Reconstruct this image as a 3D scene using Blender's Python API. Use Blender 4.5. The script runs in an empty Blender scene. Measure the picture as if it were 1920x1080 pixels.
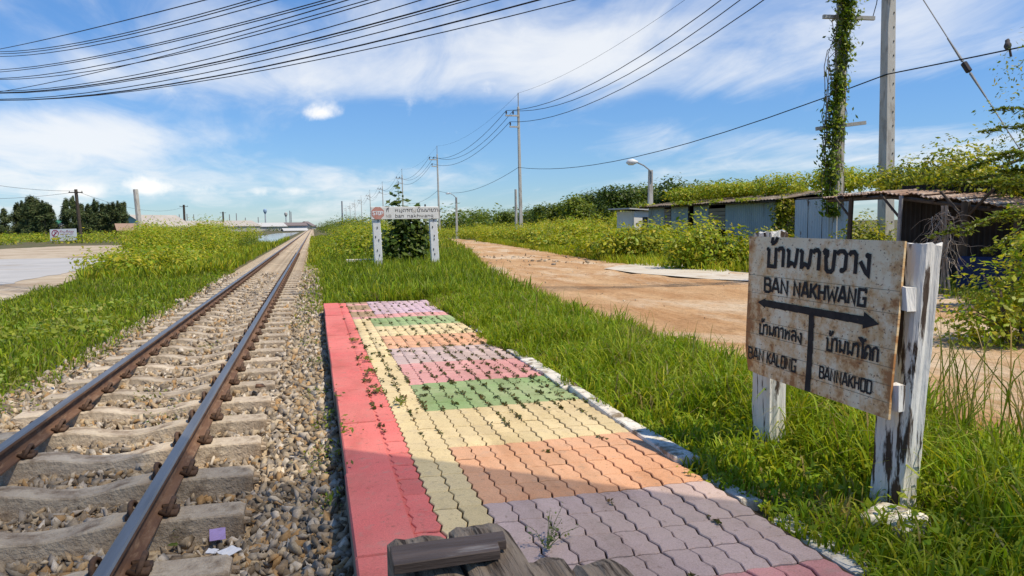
import bpy, bmesh, math, random
import numpy as np
from mathutils import Vector, Matrix

rng = np.random.default_rng(11); random.seed(11)
S = bpy.context.scene; COL = S.collection
rad = math.radians

# ------------------------------------------------------------------ camera
# world: +Y along the track, +X to the right, z = 0 on the platform paving
FPX, HC = 1386.0, 1.27
YAW, PITCH, ROLL = rad(14.954), rad(4.93), rad(0.7)
_f = Vector((math.sin(YAW)*math.cos(PITCH), math.cos(YAW)*math.cos(PITCH), -math.sin(PITCH)))
_r = Vector((math.cos(YAW), -math.sin(YAW), 0)); _u = _r.cross(_f)
RT = _r*math.cos(ROLL) - _u*math.sin(ROLL); UP = _r*math.sin(ROLL) + _u*math.cos(ROLL)
EYE = Vector((0, 0, HC))
cd = bpy.data.cameras.new('camera'); cam = bpy.data.objects.new('camera', cd); COL.objects.link(cam)
cd.sensor_width = 36; cd.lens = FPX/1920*36; cd.clip_start = 0.05; cd.clip_end = 6000
mw = Matrix.Identity(4)
for i in range(3):
    mw[i][0], mw[i][1], mw[i][2], mw[i][3] = RT[i], UP[i], -_f[i], EYE[i]
cam.matrix_world = mw; S.camera = cam

def ray(x, y): return _f + RT*((x-960)/FPX) + UP*((540-y)/FPX)      # photo pixel -> direction
def gp(x, y, z=0.0):
    d = ray(x, y); return EYE + d*((z-HC)/d.z)
def at(x, y, depth): return EYE + ray(x, y)*depth
def azel(x, y):
    d = ray(x, y).normalized(); return math.atan2(d.x, d.y), math.asin(d.z)

# ------------------------------------------------------------------ light
SUN_AZ, SUN_EL = rad(129), rad(60)
sl = bpy.data.lights.new('sun', 'SUN'); sun = bpy.data.objects.new('sun', sl); COL.objects.link(sun)
sl.energy = 3.0; sl.angle = rad(0.53); sl.color = (1.0, 0.90, 0.74)
sd = Vector((math.sin(SUN_AZ)*math.cos(SUN_EL), math.cos(SUN_AZ)*math.cos(SUN_EL), math.sin(SUN_EL)))
sun.rotation_euler = sd.to_track_quat('Z', 'Y').to_euler(); sun.location = (30, -30, 40)
S.view_settings.view_transform = 'Standard'; S.view_settings.look = 'None'
S.view_settings.exposure = 0.7; S.view_settings.gamma = 1.0; S.view_settings.use_curve_mapping = False
S.cycles.max_bounces = 5; S.cycles.diffuse_bounces = 3; S.cycles.transmission_bounces = 2
S.cycles.transparent_max_bounces = 6; S.cycles.caustics_reflective = False; S.cycles.caustics_refractive = False

class NT:
    def __init__(s, tree): s.t = tree; s.n = tree.nodes; s.l = tree.links
    def node(s, typ, **kw):
        n = s.n.new(typ)
        for k, v in kw.items(): setattr(n, k, v)
        return n
    def put(s, sock, v):
        if v is None: return
        if isinstance(v, bpy.types.NodeSocket): s.l.new(v, sock)
        else: sock.default_value = v
    def m(s, op, a, b=None, c=None, clamp=False):
        n = s.n.new('ShaderNodeMath'); n.operation = op; n.use_clamp = clamp
        for i, v in enumerate((a, b, c)): s.put(n.inputs[i], v)
        return n.outputs[0]
    def noise(s, vec, scale, detail=4, rough=0.55, dist=0.0, dim='3D'):
        n = s.node('ShaderNodeTexNoise', noise_dimensions=dim)
        if vec is not None: s.put(n.inputs['Vector'], vec)
        n.inputs['Scale'].default_value = scale; n.inputs['Detail'].default_value = detail
        n.inputs['Roughness'].default_value = rough; n.inputs['Distortion'].default_value = dist
        return n.outputs['Fac']
    def ramp(s, fac, stops):
        n = s.n.new('ShaderNodeValToRGB'); e = n.color_ramp.elements
        while len(e) < len(stops): e.new(0.5)
        for i, (p, c) in enumerate(stops):
            e[i].position = p; e[i].color = (*c, 1) if not isinstance(c, (int, float)) else (c, c, c, 1)
        s.put(n.inputs[0], fac); return n.outputs[0]
    def mix(s, fac, a, b, blend='MIX'):
        n = s.node('ShaderNodeMix', data_type='RGBA', blend_type=blend)
        s.put(n.inputs[0], fac)
        for i, v in ((6, a), (7, b)):
            if isinstance(v, tuple) and len(v) == 3: v = (*v, 1)
            s.put(n.inputs[i], v)
        return n.outputs[2]
    def mapping(s, vec, scale=(1, 1, 1), loc=(0, 0, 0), rot=(0, 0, 0)):
        n = s.n.new('ShaderNodeMapping'); s.put(n.inputs[0], vec)
        n.inputs['Scale'].default_value = scale; n.inputs['Location'].default_value = loc; n.inputs['Rotation'].default_value = rot
        return n.outputs[0]

# ------------------------------------------------------------------ world: Nishita sky with procedural cloud
W = bpy.data.worlds.new('World'); S.world = W; W.use_nodes = True
w = NT(W.node_tree); w.n.clear()
sky = w.node('ShaderNodeTexSky', sky_type='NISHITA'); sky.sun_disc = False
sky.sun_elevation = SUN_EL; sky.sun_rotation = SUN_AZ; sky.altitude = 0; sky.air_density = 1.0; sky.dust_density = 0.0; sky.ozone_density = 2.0
tc = w.node('ShaderNodeTexCoord').outputs['Generated']
sep = w.node('ShaderNodeSeparateXYZ'); w.put(sep.inputs[0], tc)
X, Y, Z = sep.outputs
az = w.m('ARCTAN2', X, Y); el = w.m('ARCSINE', Z)
zz = w.m('ADD', w.m('MAXIMUM', Z, 0.0), 0.10)
cx = w.node('ShaderNodeCombineXYZ')
w.put(cx.inputs[0], w.m('DIVIDE', X, zz)); w.put(cx.inputs[1], w.m('DIVIDE', Y, zz))
cv = cx.outputs[0]
hi = w.noise(w.mapping(cv, scale=(1.0, 0.62, 1), rot=(0, 0, 0.5)), 0.55, 7, 0.56, 0.45)      # thin high cloud, streaked
fine = w.noise(w.mapping(cv, scale=(1.0, 0.4, 1), rot=(0, 0, -0.35)), 2.6, 6, 0.6, 0.7)
dirn = w.noise(tc, 9.0, 7, 0.6, 0.3)
puff = w.noise(tc, 26.0, 7, 0.62, 0.25)
def blob(px, py, rx, ry, amp):
    a0, e0 = azel(px, py)
    u = w.m('DIVIDE', w.m('SUBTRACT', az, a0), rx/FPX); v = w.m('DIVIDE', w.m('SUBTRACT', el, e0), ry/FPX)
    return w.m('MULTIPLY', w.m('EXPONENT', w.m('MULTIPLY', w.m('ADD', w.m('MULTIPLY', u, u), w.m('MULTIPLY', v, v)), -1.0)), amp)
def total(bl):
    t = None
    for b in bl:
        o = blob(*b); t = o if t is None else w.m('ADD', t, o)
    return t
veil = total([(760, 90, 420, 95, .62), (1080, 80, 300, 80, .45), (560, 160, 220, 40, .35), (1450, 150, 420, 110, .28), (1780, 60, 300, 110, .45),
              (150, 255, 330, 40, .62), (330, 265, 230, 34, .45), (200, 330, 520, 36, .60), (640, 345, 190, 30, .42), (1290, 265, 230, 46, .42), (1330, 330, 260, 40, .30),
              (1700, 255, 190, 20, .62), (1680, 300, 240, 14, .42), (330, 40, 170, 80, .32), (230, 130, 220, 45, .22),
              (120, 30, 130, 60, -.5), (860, 260, 380, 60, -.34), (1560, 225, 260, 24, -.18), (60, 185, 200, 20, -.25), (480, 395, 500, 22, .15), (1250, 205, 300, 30, -.42), (1790, 195, 170, 42, -.45), (1060, 310, 140, 60, -.32), (640, 255, 220, 50, -.32), (1560, 290, 120, 50, -.25)])
dv = w.m('ADD', w.m('ADD', w.m('MULTIPLY', w.m('SUBTRACT', hi, 0.5), 2.6), w.m('MULTIPLY', w.m('SUBTRACT', fine, 0.5), 1.15)), w.m('ADD', w.m('MULTIPLY', veil, 0.85), 0.02))
mr = w.node('ShaderNodeMapRange', interpolation_type='SMOOTHSTEP'); w.put(mr.inputs[0], dv)
mr.inputs[1].default_value = -0.05; mr.inputs[2].default_value = 1.0; mr.inputs[4].default_value = 0.86
cum = total([(612, 206, 38, 20, .74), (914, 164, 34, 20, .78), (596, 214, 24, 12, .3), (110, 358, 60, 14, .72), (165, 352, 46, 18, .7), (262, 346, 36, 24, .76), (295, 352, 40, 16, .5),
             (385, 355, 60, 14, .6), (500, 358, 40, 12, .55), (560, 360, 30, 12, .6), (1290, 352, 60, 8, .3), (1600, 340, 70, 12, .55), (700, 350, 90, 12, .4)])
dc = w.m('ADD', w.m('MULTIPLY', cum, 1.45), w.m('ADD', w.m('MULTIPLY', w.m('SUBTRACT', dirn, 0.5), 2.0), w.m('MULTIPLY', w.m('SUBTRACT', puff, 0.5), 2.4)))
mc = w.node('ShaderNodeMapRange', interpolation_type='SMOOTHSTEP'); w.put(mc.inputs[0], dc)
mc.inputs[1].default_value = 0.50; mc.inputs[2].default_value = 1.75; mc.inputs[4].default_value = 0.95
hz = w.node('ShaderNodeMapRange'); w.put(hz.inputs[0], el); hz.inputs[1].default_value = 0.0; hz.inputs[2].default_value = rad(26)
tint = w.mix(1.0, w.mix(1.0, sky.outputs[0], (0.45, 0.735, 1.0), 'MULTIPLY'), w.mix(hz.outputs[0], (0.78, 0.645, 0.67), (1.0, 1.0, 1.0)), 'MULTIPLY')
c1 = w.mix(mr.outputs[0], tint, (5.6, 5.7, 5.8))
c2 = w.mix(mc.outputs[0], c1, (6.5, 6.4, 6.2))
bg = w.node('ShaderNodeBackground'); w.put(bg.inputs[0], c2); bg.inputs[1].default_value = 0.105
wo = w.node('ShaderNodeOutputWorld'); w.l.new(bg.outputs[0], wo.inputs[0])

# ------------------------------------------------------------------ materials
MAT = {}
def mat(name, c1, c2=None, scale=6.0, rough=0.85, bump=0.0, bscale=60.0, c3=None, s3=1.0, t3=(0.5, 0.65), rnd=0.0, metal=0.0, stretch=(1, 1, 1), spec=0.3, band=(0.35, 0.65)):
    m = bpy.data.materials.new(name); m.use_nodes = True; n = NT(m.node_tree); b = n.n['Principled BSDF']
    co = n.node('ShaderNodeTexCoord').outputs['Object']
    v = n.mapping(co, scale=stretch)
    col = (*c1, 1)
    if c2: col = n.mix(n.ramp(n.noise(v, scale, 6), [(band[0], 0.0), (band[1], 1.0)]), c1, c2)
    if c3: col = n.mix(n.ramp(n.noise(v, s3, 8, 0.65, 0.3), [(t3[0], 0.0), (t3[1], 1.0)]), col, c3)
    if rnd:
        oi = n.node('ShaderNodeObjectInfo').outputs['Random']
        hs = n.node('ShaderNodeHueSaturation'); n.put(hs.inputs['Value'], n.m('ADD', n.m('MULTIPLY', oi, rnd*2), 1-rnd)); n.put(hs.inputs['Color'], col); col = hs.outputs[0]
    n.put(b.inputs['Base Color'], col); b.inputs['Roughness'].default_value = rough; b.inputs['Metallic'].default_value = metal
    b.inputs['Specular IOR Level'].default_value = spec
    if bump:
        bn = n.node('ShaderNodeBump'); bn.inputs['Strength'].default_value = bump; bn.inputs['Distance'].default_value = 0.02
        n.put(bn.inputs['Height'], n.noise(v, bscale, 6, 0.6)); n.l.new(bn.outputs[0], b.inputs['Normal'])
    MAT[name] = m; return m
def leafmat(name, trans=0.35, rough=0.45, spec=0.3):
    m = bpy.data.materials.new(name); m.use_nodes = True; n = NT(m.node_tree); b = n.n['Principled BSDF']
    a = n.node('ShaderNodeAttribute', attribute_name='Col').outputs['Color']
    n.put(b.inputs['Base Color'], a); b.inputs['Roughness'].default_value = rough; b.inputs['Specular IOR Level'].default_value = spec
    t = n.node('ShaderNodeBsdfTranslucent'); n.put(t.inputs[0], n.mix(1.0, a, (1.15, 1.1, 0.6), 'MULTIPLY'))
    mx = n.node('ShaderNodeMixShader'); mx.inputs[0].default_value = trans
    n.l.new(b.outputs[0], mx.inputs[1]); n.l.new(t.outputs[0], mx.inputs[2]); n.l.new(mx.outputs[0], n.n['Material Output'].inputs[0])
    MAT[name] = m; return m
def attrmat(name, rough=0.9, bump=0.3, bscale=120):
    m = bpy.data.materials.new(name); m.use_nodes = True; n = NT(m.node_tree); b = n.n['Principled BSDF']
    a = n.node('ShaderNodeAttribute', attribute_name='Col').outputs['Color']
    co = n.node('ShaderNodeTexCoord').outputs['Object']
    k = n.ramp(n.noise(co, bscale, 5), [(0.3, (0.72, 0.70, 0.66)), (0.7, (1.12, 1.1, 1.06))])
    n.put(b.inputs['Base Color'], n.mix(1.0, a, k, 'MULTIPLY')); b.inputs['Roughness'].default_value = rough; b.inputs['Specular IOR Level'].default_value = 0.2
    MAT[name] = m; return m

mat('soil', (0.13, 0.085, 0.04), (0.20, 0.14, 0.07), 3, c3=(0.06, 0.085, 0.02), s3=1.3, t3=(.42, .58), bump=.5)
m = bpy.data.materials.new('dirt'); m.use_nodes = True; n = NT(m.node_tree); b = n.n['Principled BSDF']; MAT['dirt'] = m
geo = n.node('ShaderNodeNewGeometry').outputs['Position']; gs = n.mapping(geo, scale=(1.7, .6, 1))
col = n.mix(n.ramp(n.noise(gs, .7, 8, .62, .4), [(.35, 0.), (.65, 1.)]), (.43, .235, .105), (.58, .375, .20))
col = n.mix(n.ramp(n.noise(n.mapping(gs, loc=(9, 3, 0)), .33, 8, .66, .5), [(.50, 0.), (.62, 1.)]), col, (.62, .47, .31))
col = n.mix(n.m('MULTIPLY', n.ramp(n.noise(n.mapping(gs, loc=(2, 8, 0)), 1.9, 9, .7, .3), [(.56, 0.), (.66, 1.)]), .6), col, (.30, .165, .075))
col = n.mix(1.0, col, n.ramp(n.noise(geo, 14, 8, .75), [(.3, (.66, .64, .60)), (.52, (1., 1., 1.)), (.72, (1.2, 1.2, 1.2))]), 'MULTIPLY')
n.put(b.inputs['Base Color'], col); b.inputs['Roughness'].default_value = .97; b.inputs['Specular IOR Level'].default_value = .1
bn = n.node('ShaderNodeBump'); bn.inputs['Strength'].default_value = .9; bn.inputs['Distance'].default_value = .06; n.put(bn.inputs['Height'], n.m('ADD', n.noise(gs, 3.2, 8, .68), n.m('MULTIPLY', n.noise(geo, 22, 6, .7), .35))); n.l.new(bn.outputs[0], b.inputs['Normal'])
mat('pale_dirt', (0.42, 0.33, 0.22), (0.52, 0.43, 0.31), 1.2, c3=(0.30, 0.21, 0.13), s3=.25, bump=.5, bscale=9)
mat('tarmac', (0.40, 0.385, 0.36), (0.47, 0.45, 0.42), .4, c3=(0.33, 0.27, 0.20), s3=.16, t3=(.56, .68), bump=.2, bscale=30)
mat('pad', (0.55, 0.47, 0.35), (0.63, 0.57, 0.47), 1.2, c3=(0.40, 0.28, 0.16), s3=.8, t3=(.55, .7), bump=.4, bscale=12)
mat('ballast_far', (0.44, 0.32, 0.19), (0.60, 0.48, 0.32), 22, c3=(0.22, 0.155, 0.10), s3=14, t3=(.5, .62), bump=1.0, bscale=30)
mat('sleeper_concrete', (0.60, 0.50, 0.36), (0.44, 0.35, 0.25), 7, c3=(0.21, 0.145, 0.09), s3=6, t3=(.50, .68), bump=.8, bscale=34, rnd=.14)
mat('rail_rust', (0.115, 0.06, 0.036), (0.19, 0.105, 0.06), 12, rough=.8, c3=(0.24, 0.15, 0.09), s3=30, bump=.2, stretch=(1, .25, 1))
mat('rail_steel', (0.34, 0.32, 0.30), (0.24, 0.225, 0.21), 20, rough=.42, metal=.8, stretch=(1, .05, 1))
mat('clip_iron', (0.07, 0.042, 0.028), (0.13, 0.075, 0.045), 60, rough=.8)
def tilemat(nm, c, d=.84):
    m = bpy.data.materials.new(nm); m.use_nodes = True; n = NT(m.node_tree); b = n.n['Principled BSDF']; MAT[nm] = m
    geo = n.node('ShaderNodeNewGeometry').outputs['Position']; oi = n.node('ShaderNodeObjectInfo').outputs['Random']
    col = n.mix(n.ramp(n.noise(geo, 3.2, 6, .6), [(.3, 0.), (.7, 1.)]), c, tuple(x*d for x in c))
    grain = n.ramp(n.noise(geo, 150, 4, .7), [(.3, (.74, .73, .71)), (.55, (1., 1., 1.)), (.75, (1.14, 1.14, 1.14))]); col = n.mix(1.0, col, grain, 'MULTIPLY')
    worn = n.ramp(n.noise(geo, 11, 9, .72, .2), [(.55, 0.), (.64, 1.)]); col = n.mix(n.m('MULTIPLY', worn, .6), col, tuple(.45*x+.16*y for x, y in zip(c, (1, .85, .68))))
    dust = n.ramp(n.noise(n.mapping(geo, loc=(1, 7, 3)), 1.7, 7, .65, .4), [(.35, 0.), (.75, 1.)]); col = n.mix(n.m('MULTIPLY', dust, .18 if nm == 'paint_red' else .36), col, (.60, .48, .34))
    dirt = n.ramp(n.noise(n.mapping(geo, loc=(4, 2, 1)), 26, 8, .75, .3), [(.57, 0.), (.69, 1.)]); col = n.mix(n.m('MULTIPLY', dirt, .62), col, (.14, .09, .055))
    chip = n.ramp(n.noise(n.mapping(geo, loc=(6, 1, 9), scale=(1, .7, 1)), 17, 10, .8, .5), [(.635, 0.), (.655, 1.)]); col = n.mix(n.m('MULTIPLY', chip, .75), col, (.30, .235, .175))
    edgey = n.ramp(n.noise(n.mapping(geo, loc=(3, 3, 2), scale=(1, .35, 1)), 1.1, 6, .7, .6), [(.50, (1., 1., 1.)), (.72, (.70, .66, .60))]); col = n.mix(1.0, col, edgey, 'MULTIPLY')
    hs = n.node('ShaderNodeHueSaturation'); n.put(hs.inputs['Value'], n.m('ADD', n.m('MULTIPLY', oi, .16), .92)); n.put(hs.inputs['Color'], col); n.put(b.inputs['Base Color'], hs.outputs[0])
    b.inputs['Roughness'].default_value = .92; b.inputs['Specular IOR Level'].default_value = .15
    bn = n.node('ShaderNodeBump'); bn.inputs['Strength'].default_value = .5; bn.inputs['Distance'].default_value = .004; n.put(bn.inputs['Height'], n.noise(geo, 90, 7, .7)); n.l.new(bn.outputs[0], b.inputs['Normal'])
    return m
tilemat('paint_red', (0.78, 0.185, 0.165)); tilemat('paint_yellow', (0.80, 0.63, 0.33)); tilemat('paint_orange', (0.77, 0.40, 0.22))
tilemat('paint_mauve', (0.60, 0.45, 0.41)); tilemat('paint_green', (0.30, 0.43, 0.175)); tilemat('paint_pink', (0.74, 0.34, 0.32))
tilemat('paint_lilac', (0.66, 0.47, 0.53)); tilemat('paint_brown', (0.37, 0.235, 0.125))
mat('joint_soil', (0.05, 0.032, 0.018), (0.09, 0.06, 0.03), 20, bump=.4)
mat('platform_side', (0.20, 0.16, 0.125), (0.30, 0.25, 0.19), 8, bump=.4)
mat('kerb_white', (0.70, 0.63, 0.52), (0.80, 0.75, 0.65), 6, c3=(0.24, 0.18, 0.11), s3=9, t3=(.50, .62), bump=.6, bscale=25)
mat('old_wood', (0.19, 0.14, 0.095), (0.36, 0.28, 0.20), 9, c3=(0.05, 0.033, 0.02), s3=14, t3=(.52, .62), rough=.85, bump=1.0, bscale=22, stretch=(2.2, .16, 2.2))
mat('plank_wood', (0.085, 0.058, 0.042), (0.17, 0.12, 0.09), 9, c3=(0.38, 0.33, 0.28), s3=9, t3=(.58, .68), rough=.55, bump=.4, bscale=24, stretch=(.25, 2.5, 2.5))
mat('white_wood', (0.72, 0.69, 0.63), (0.80, 0.78, 0.73), 7, c3=(0.075, 0.05, 0.035), s3=10, t3=(.535, .58), bump=1.0, bscale=16, stretch=(1.7, 1.7, .22))
mat('white_paint', (0.70, 0.69, 0.66), (0.78, 0.77, 0.74), 9, c3=(0.20, 0.17, 0.14), s3=12, t3=(.66, .72), bump=.3)
mat('board_white', (0.78, 0.76, 0.71), (0.72, 0.70, 0.64), 8, bump=.1)
mat('black_paint', (0.016, 0.014, 0.013), (0.035, 0.03, 0.027), 25, c3=(0.10, 0.062, 0.04), s3=22, t3=(.62, .72), rough=.7)
mat('faded_black', (0.06, 0.05, 0.045), (0.12, 0.10, 0.08), 40)
mat('ghost_paint', (0.42, 0.37, 0.30))
mat('stop_red', (0.52, 0.21, 0.155), (0.58, 0.30, 0.24), 10)
mat('sign_red', (0.42, 0.05, 0.10)); mat('sign_yellow', (0.80, 0.62, 0.06)); mat('sign_teal', (0.30, 0.40, 0.42)); mat('sign_white', (0.80, 0.80, 0.80))
mat('concrete_pole', (0.47, 0.44, 0.38), (0.55, 0.52, 0.46), 3, c3=(0.33, 0.29, 0.24), s3=5, bump=.25, stretch=(1, 1, .3))
mat('grey_steel', (0.25, 0.25, 0.25), (0.33, 0.32, 0.31), 8, rough=.6)
mat('insulator', (0.045, 0.03, 0.025), rough=.4); mat('cable_black', (0.016, 0.016, 0.018), rough=.6)
mat('dark_timber', (0.055, 0.04, 0.03), (0.09, 0.07, 0.05), 6)
mat('lamp_white', (0.72, 0.72, 0.70), rough=.4)
mat('tin_blue', (0.27, 0.34, 0.37), (0.34, 0.41, 0.43), 2.5, c3=(0.17, 0.15, 0.125), s3=2.2, t3=(.60, .70), rough=.65, stretch=(1, 1, .5))
mat('tin_pale', (0.56, 0.58, 0.58), (0.48, 0.52, 0.54), 2.5, c3=(0.22, 0.14, 0.10), s3=3.4, t3=(.60, .66), rough=.6, stretch=(1, 1, .6))
mat('tin_rust', (0.24, 0.145, 0.095), (0.36, 0.25, 0.18), 2.2, c3=(0.56, 0.50, 0.42), s3=1.4, t3=(.50, .62), rough=.8, stretch=(.5, 1, 1))
mat('tin_roof_dark', (0.13, 0.10, 0.075), (0.22, 0.17, 0.12), 2.5, c3=(0.40, 0.36, 0.30), s3=1.6, t3=(.56, .66))
mat('board_grey', (0.30, 0.27, 0.23), (0.22, 0.19, 0.16), 5, stretch=(.3, .3, 3))
mat('inner_shade', (0.022, 0.02, 0.018), (0.035, 0.03, 0.027), 3)  # near-black colour paints the interior shade onto the inner shed walls
mat('tarp_blue', (0.02, 0.035, 0.10))
mat('render_white', (0.74, 0.71, 0.66), (0.66, 0.62, 0.56), 2, c3=(0.36, 0.33, 0.28), s3=1.5, t3=(.60, .74))
mat('far_wall', (0.40, 0.38, 0.35), (0.47, 0.45, 0.42), .3); mat('far_wall_grey', (0.40, 0.43, 0.46)); mat('roof_beige', (0.40, 0.355, 0.30), (0.46, 0.41, 0.35), .3)
mat('roof_green', (0.055, 0.22, 0.12), (0.075, 0.27, 0.15), .6); mat('roof_brown', (0.20, 0.16, 0.15)); mat('roof_tile', (0.33, 0.22, 0.155)); mat('window_dark', (0.03, 0.035, 0.04), rough=.2)
mat('roof_grey', (0.50, 0.49, 0.46)); mat('tank_blue', (0.30, 0.42, 0.55))
mat('bark', (0.13, 0.095, 0.065), (0.20, 0.155, 0.11), 8, bump=.6, bscale=20, stretch=(1, 1, .3)); mat('dead_twig', (0.27, 0.22, 0.17), (0.36, 0.30, 0.24), 8)
mat('stem_green', (0.09, 0.12, 0.03)); mat('paper_white', (0.76, 0.75, 0.74)); mat('paper_purple', (0.40, 0.30, 0.56)); mat('stone_pale', (0.56, 0.50, 0.42), (0.46, 0.40, 0.33), 12, bump=.4)
mat('bird_grey', (0.10, 0.085, 0.08), (0.06, 0.05, 0.05), 30); mat('brick_orange', (0.42, 0.20, 0.11))
leafmat('leaf', .45); leafmat('grass', .42, .5, .25); leafmat('needle', .15, .7, .1); attrmat('stone_mix')
# water
m = bpy.data.materials.new('water'); m.use_nodes = True; n = NT(m.node_tree); b = n.n['Principled BSDF']
b.inputs['Base Color'].default_value = (0.10, 0.14, 0.16, 1); b.inputs['Roughness'].default_value = .08
bn = n.node('ShaderNodeBump'); bn.inputs['Strength'].default_value = .12; n.put(bn.inputs['Height'], n.noise(n.node('ShaderNodeTexCoord').outputs['Object'], .8, 3)); n.l.new(bn.outputs[0], b.inputs['Normal'])
MAT['water'] = m
# rusty enamelled sign sheet
m = bpy.data.materials.new('rusty_sign'); m.use_nodes = True; n = NT(m.node_tree); b = n.n['Principled BSDF']
co = n.node('ShaderNodeTexCoord').outputs['UV']
base = n.mix(n.ramp(n.noise(co, 5, 6), [(.35, 0.), (.65, 1.)]), (0.78, 0.66, 0.42), (0.88, 0.80, 0.58))
v1 = n.mapping(co, scale=(1.25, 1, 1)); sp = n.noise(v1, 17, 8, .68, .15); sp2 = n.noise(n.mapping(co, scale=(1.3, .45, 1), loc=(3, 1, 0)), 6.0, 7, .62, .3)
big = n.noise(n.mapping(co, scale=(1.2, .8, 1), loc=(7.2, 4.4, 0)), 2.6, 5, .6)
sx = n.node('ShaderNodeSeparateXYZ'); n.put(sx.inputs[0], co); U, Vv = sx.outputs[0], sx.outputs[1]
edge = n.m('MAXIMUM', n.m('SUBTRACT', n.m('ABSOLUTE', n.m('SUBTRACT', U, .5)), .38), 0)
low = n.m('MULTIPLY', n.m('SUBTRACT', .55, Vv), .07)
ks = n.m('ADD', n.m('ADD', n.m('MULTIPLY', big, .30), n.m('MULTIPLY', sp2, .40)), n.m('ADD', n.m('MULTIPLY', sp, .34), n.m('ADD', n.m('MULTIPLY', edge, .55), low)))
stain = n.ramp(ks, [(.475, 0.), (.565, 1.)]); rust = n.ramp(ks, [(.56, 0.), (.61, 1.)])
fleck = n.ramp(n.noise(v1, 44, 4, .6), [(.61, 0.), (.65, 1.)])
base = n.mix(n.m('MULTIPLY', stain, .7), base, (0.60, 0.31, 0.07)); base = n.mix(n.m('MULTIPLY', rust, .9), base, (0.36, 0.14, 0.03)); base = n.mix(n.m('MULTIPLY', fleck, .85), base, (0.13, 0.06, 0.03))
n.put(b.inputs['Base Color'], base); b.inputs['Roughness'].default_value = .6
bn = n.node('ShaderNodeBump'); bn.inputs['Strength'].default_value = .35; bn.inputs['Distance'].default_value = .004; n.put(bn.inputs['Height'], ks); n.l.new(bn.outputs[0], b.inputs['Normal'])
MAT['rusty_sign'] = m

# ------------------------------------------------------------------ mesh helpers
def wloc(o):
    v = Vector((0, 0, 0))
    while o is not None: v += o.location; o = o.parent
    return v
def tag(o, label=None, cat=None, group=None, kind=None):
    if label: o['label'] = label
    if cat: o['category'] = cat
    if group: o['group'] = group
    if kind: o['kind'] = kind
    return o
def thing(name, loc, label, cat, group=None):
    o = bpy.data.objects.new(name, None); o.location = loc; o.empty_display_size = .2; COL.objects.link(o)
    return tag(o, label, cat, group)
def link(name, me, parent=None, loc=(0, 0, 0)):
    o = bpy.data.objects.new(name, me); COL.objects.link(o); o.location = loc
    if parent is not None: o.parent = parent
    return o
def copy_tree(o, parent=None):
    c = o.copy(); COL.objects.link(c); c.parent = parent
    for ch in [x for x in COL.objects if x.parent == o]: copy_tree(ch, c)
    return c
def npmesh(name, V, Fs, mats, col=None, mi=None, smooth=False):
    V = np.asarray(V, np.float32); Fs = [np.asarray(f, np.int32) for f in Fs if len(f)]
    me = bpy.data.meshes.new(name)
    lp = np.concatenate([f.ravel() for f in Fs]); sz = np.concatenate([np.full(len(f), f.shape[1]) for f in Fs])
    me.vertices.add(len(V)); me.vertices.foreach_set('co', V.ravel())
    me.loops.add(len(lp)); me.loops.foreach_set('vertex_index', lp)
    me.polygons.add(len(sz)); me.polygons.foreach_set('loop_start', np.concatenate([[0], np.cumsum(sz)[:-1]]).astype(np.int32))
    if mi is not None: me.polygons.foreach_set('material_index', np.asarray(mi, np.int32))
    me.update(calc_edges=True)
    if smooth: me.polygons.foreach_set('use_smooth', np.ones(len(sz), bool))
    if col is not None:
        a = me.color_attributes.new('Col', 'FLOAT_COLOR', 'POINT')
        a.data.foreach_set('color', np.concatenate([col, np.ones((len(col), 1))], 1).astype(np.float32).ravel())
    for x in (mats if isinstance(mats, (list, tuple)) else [mats]): me.materials.append(MAT[x])
    return me
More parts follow.
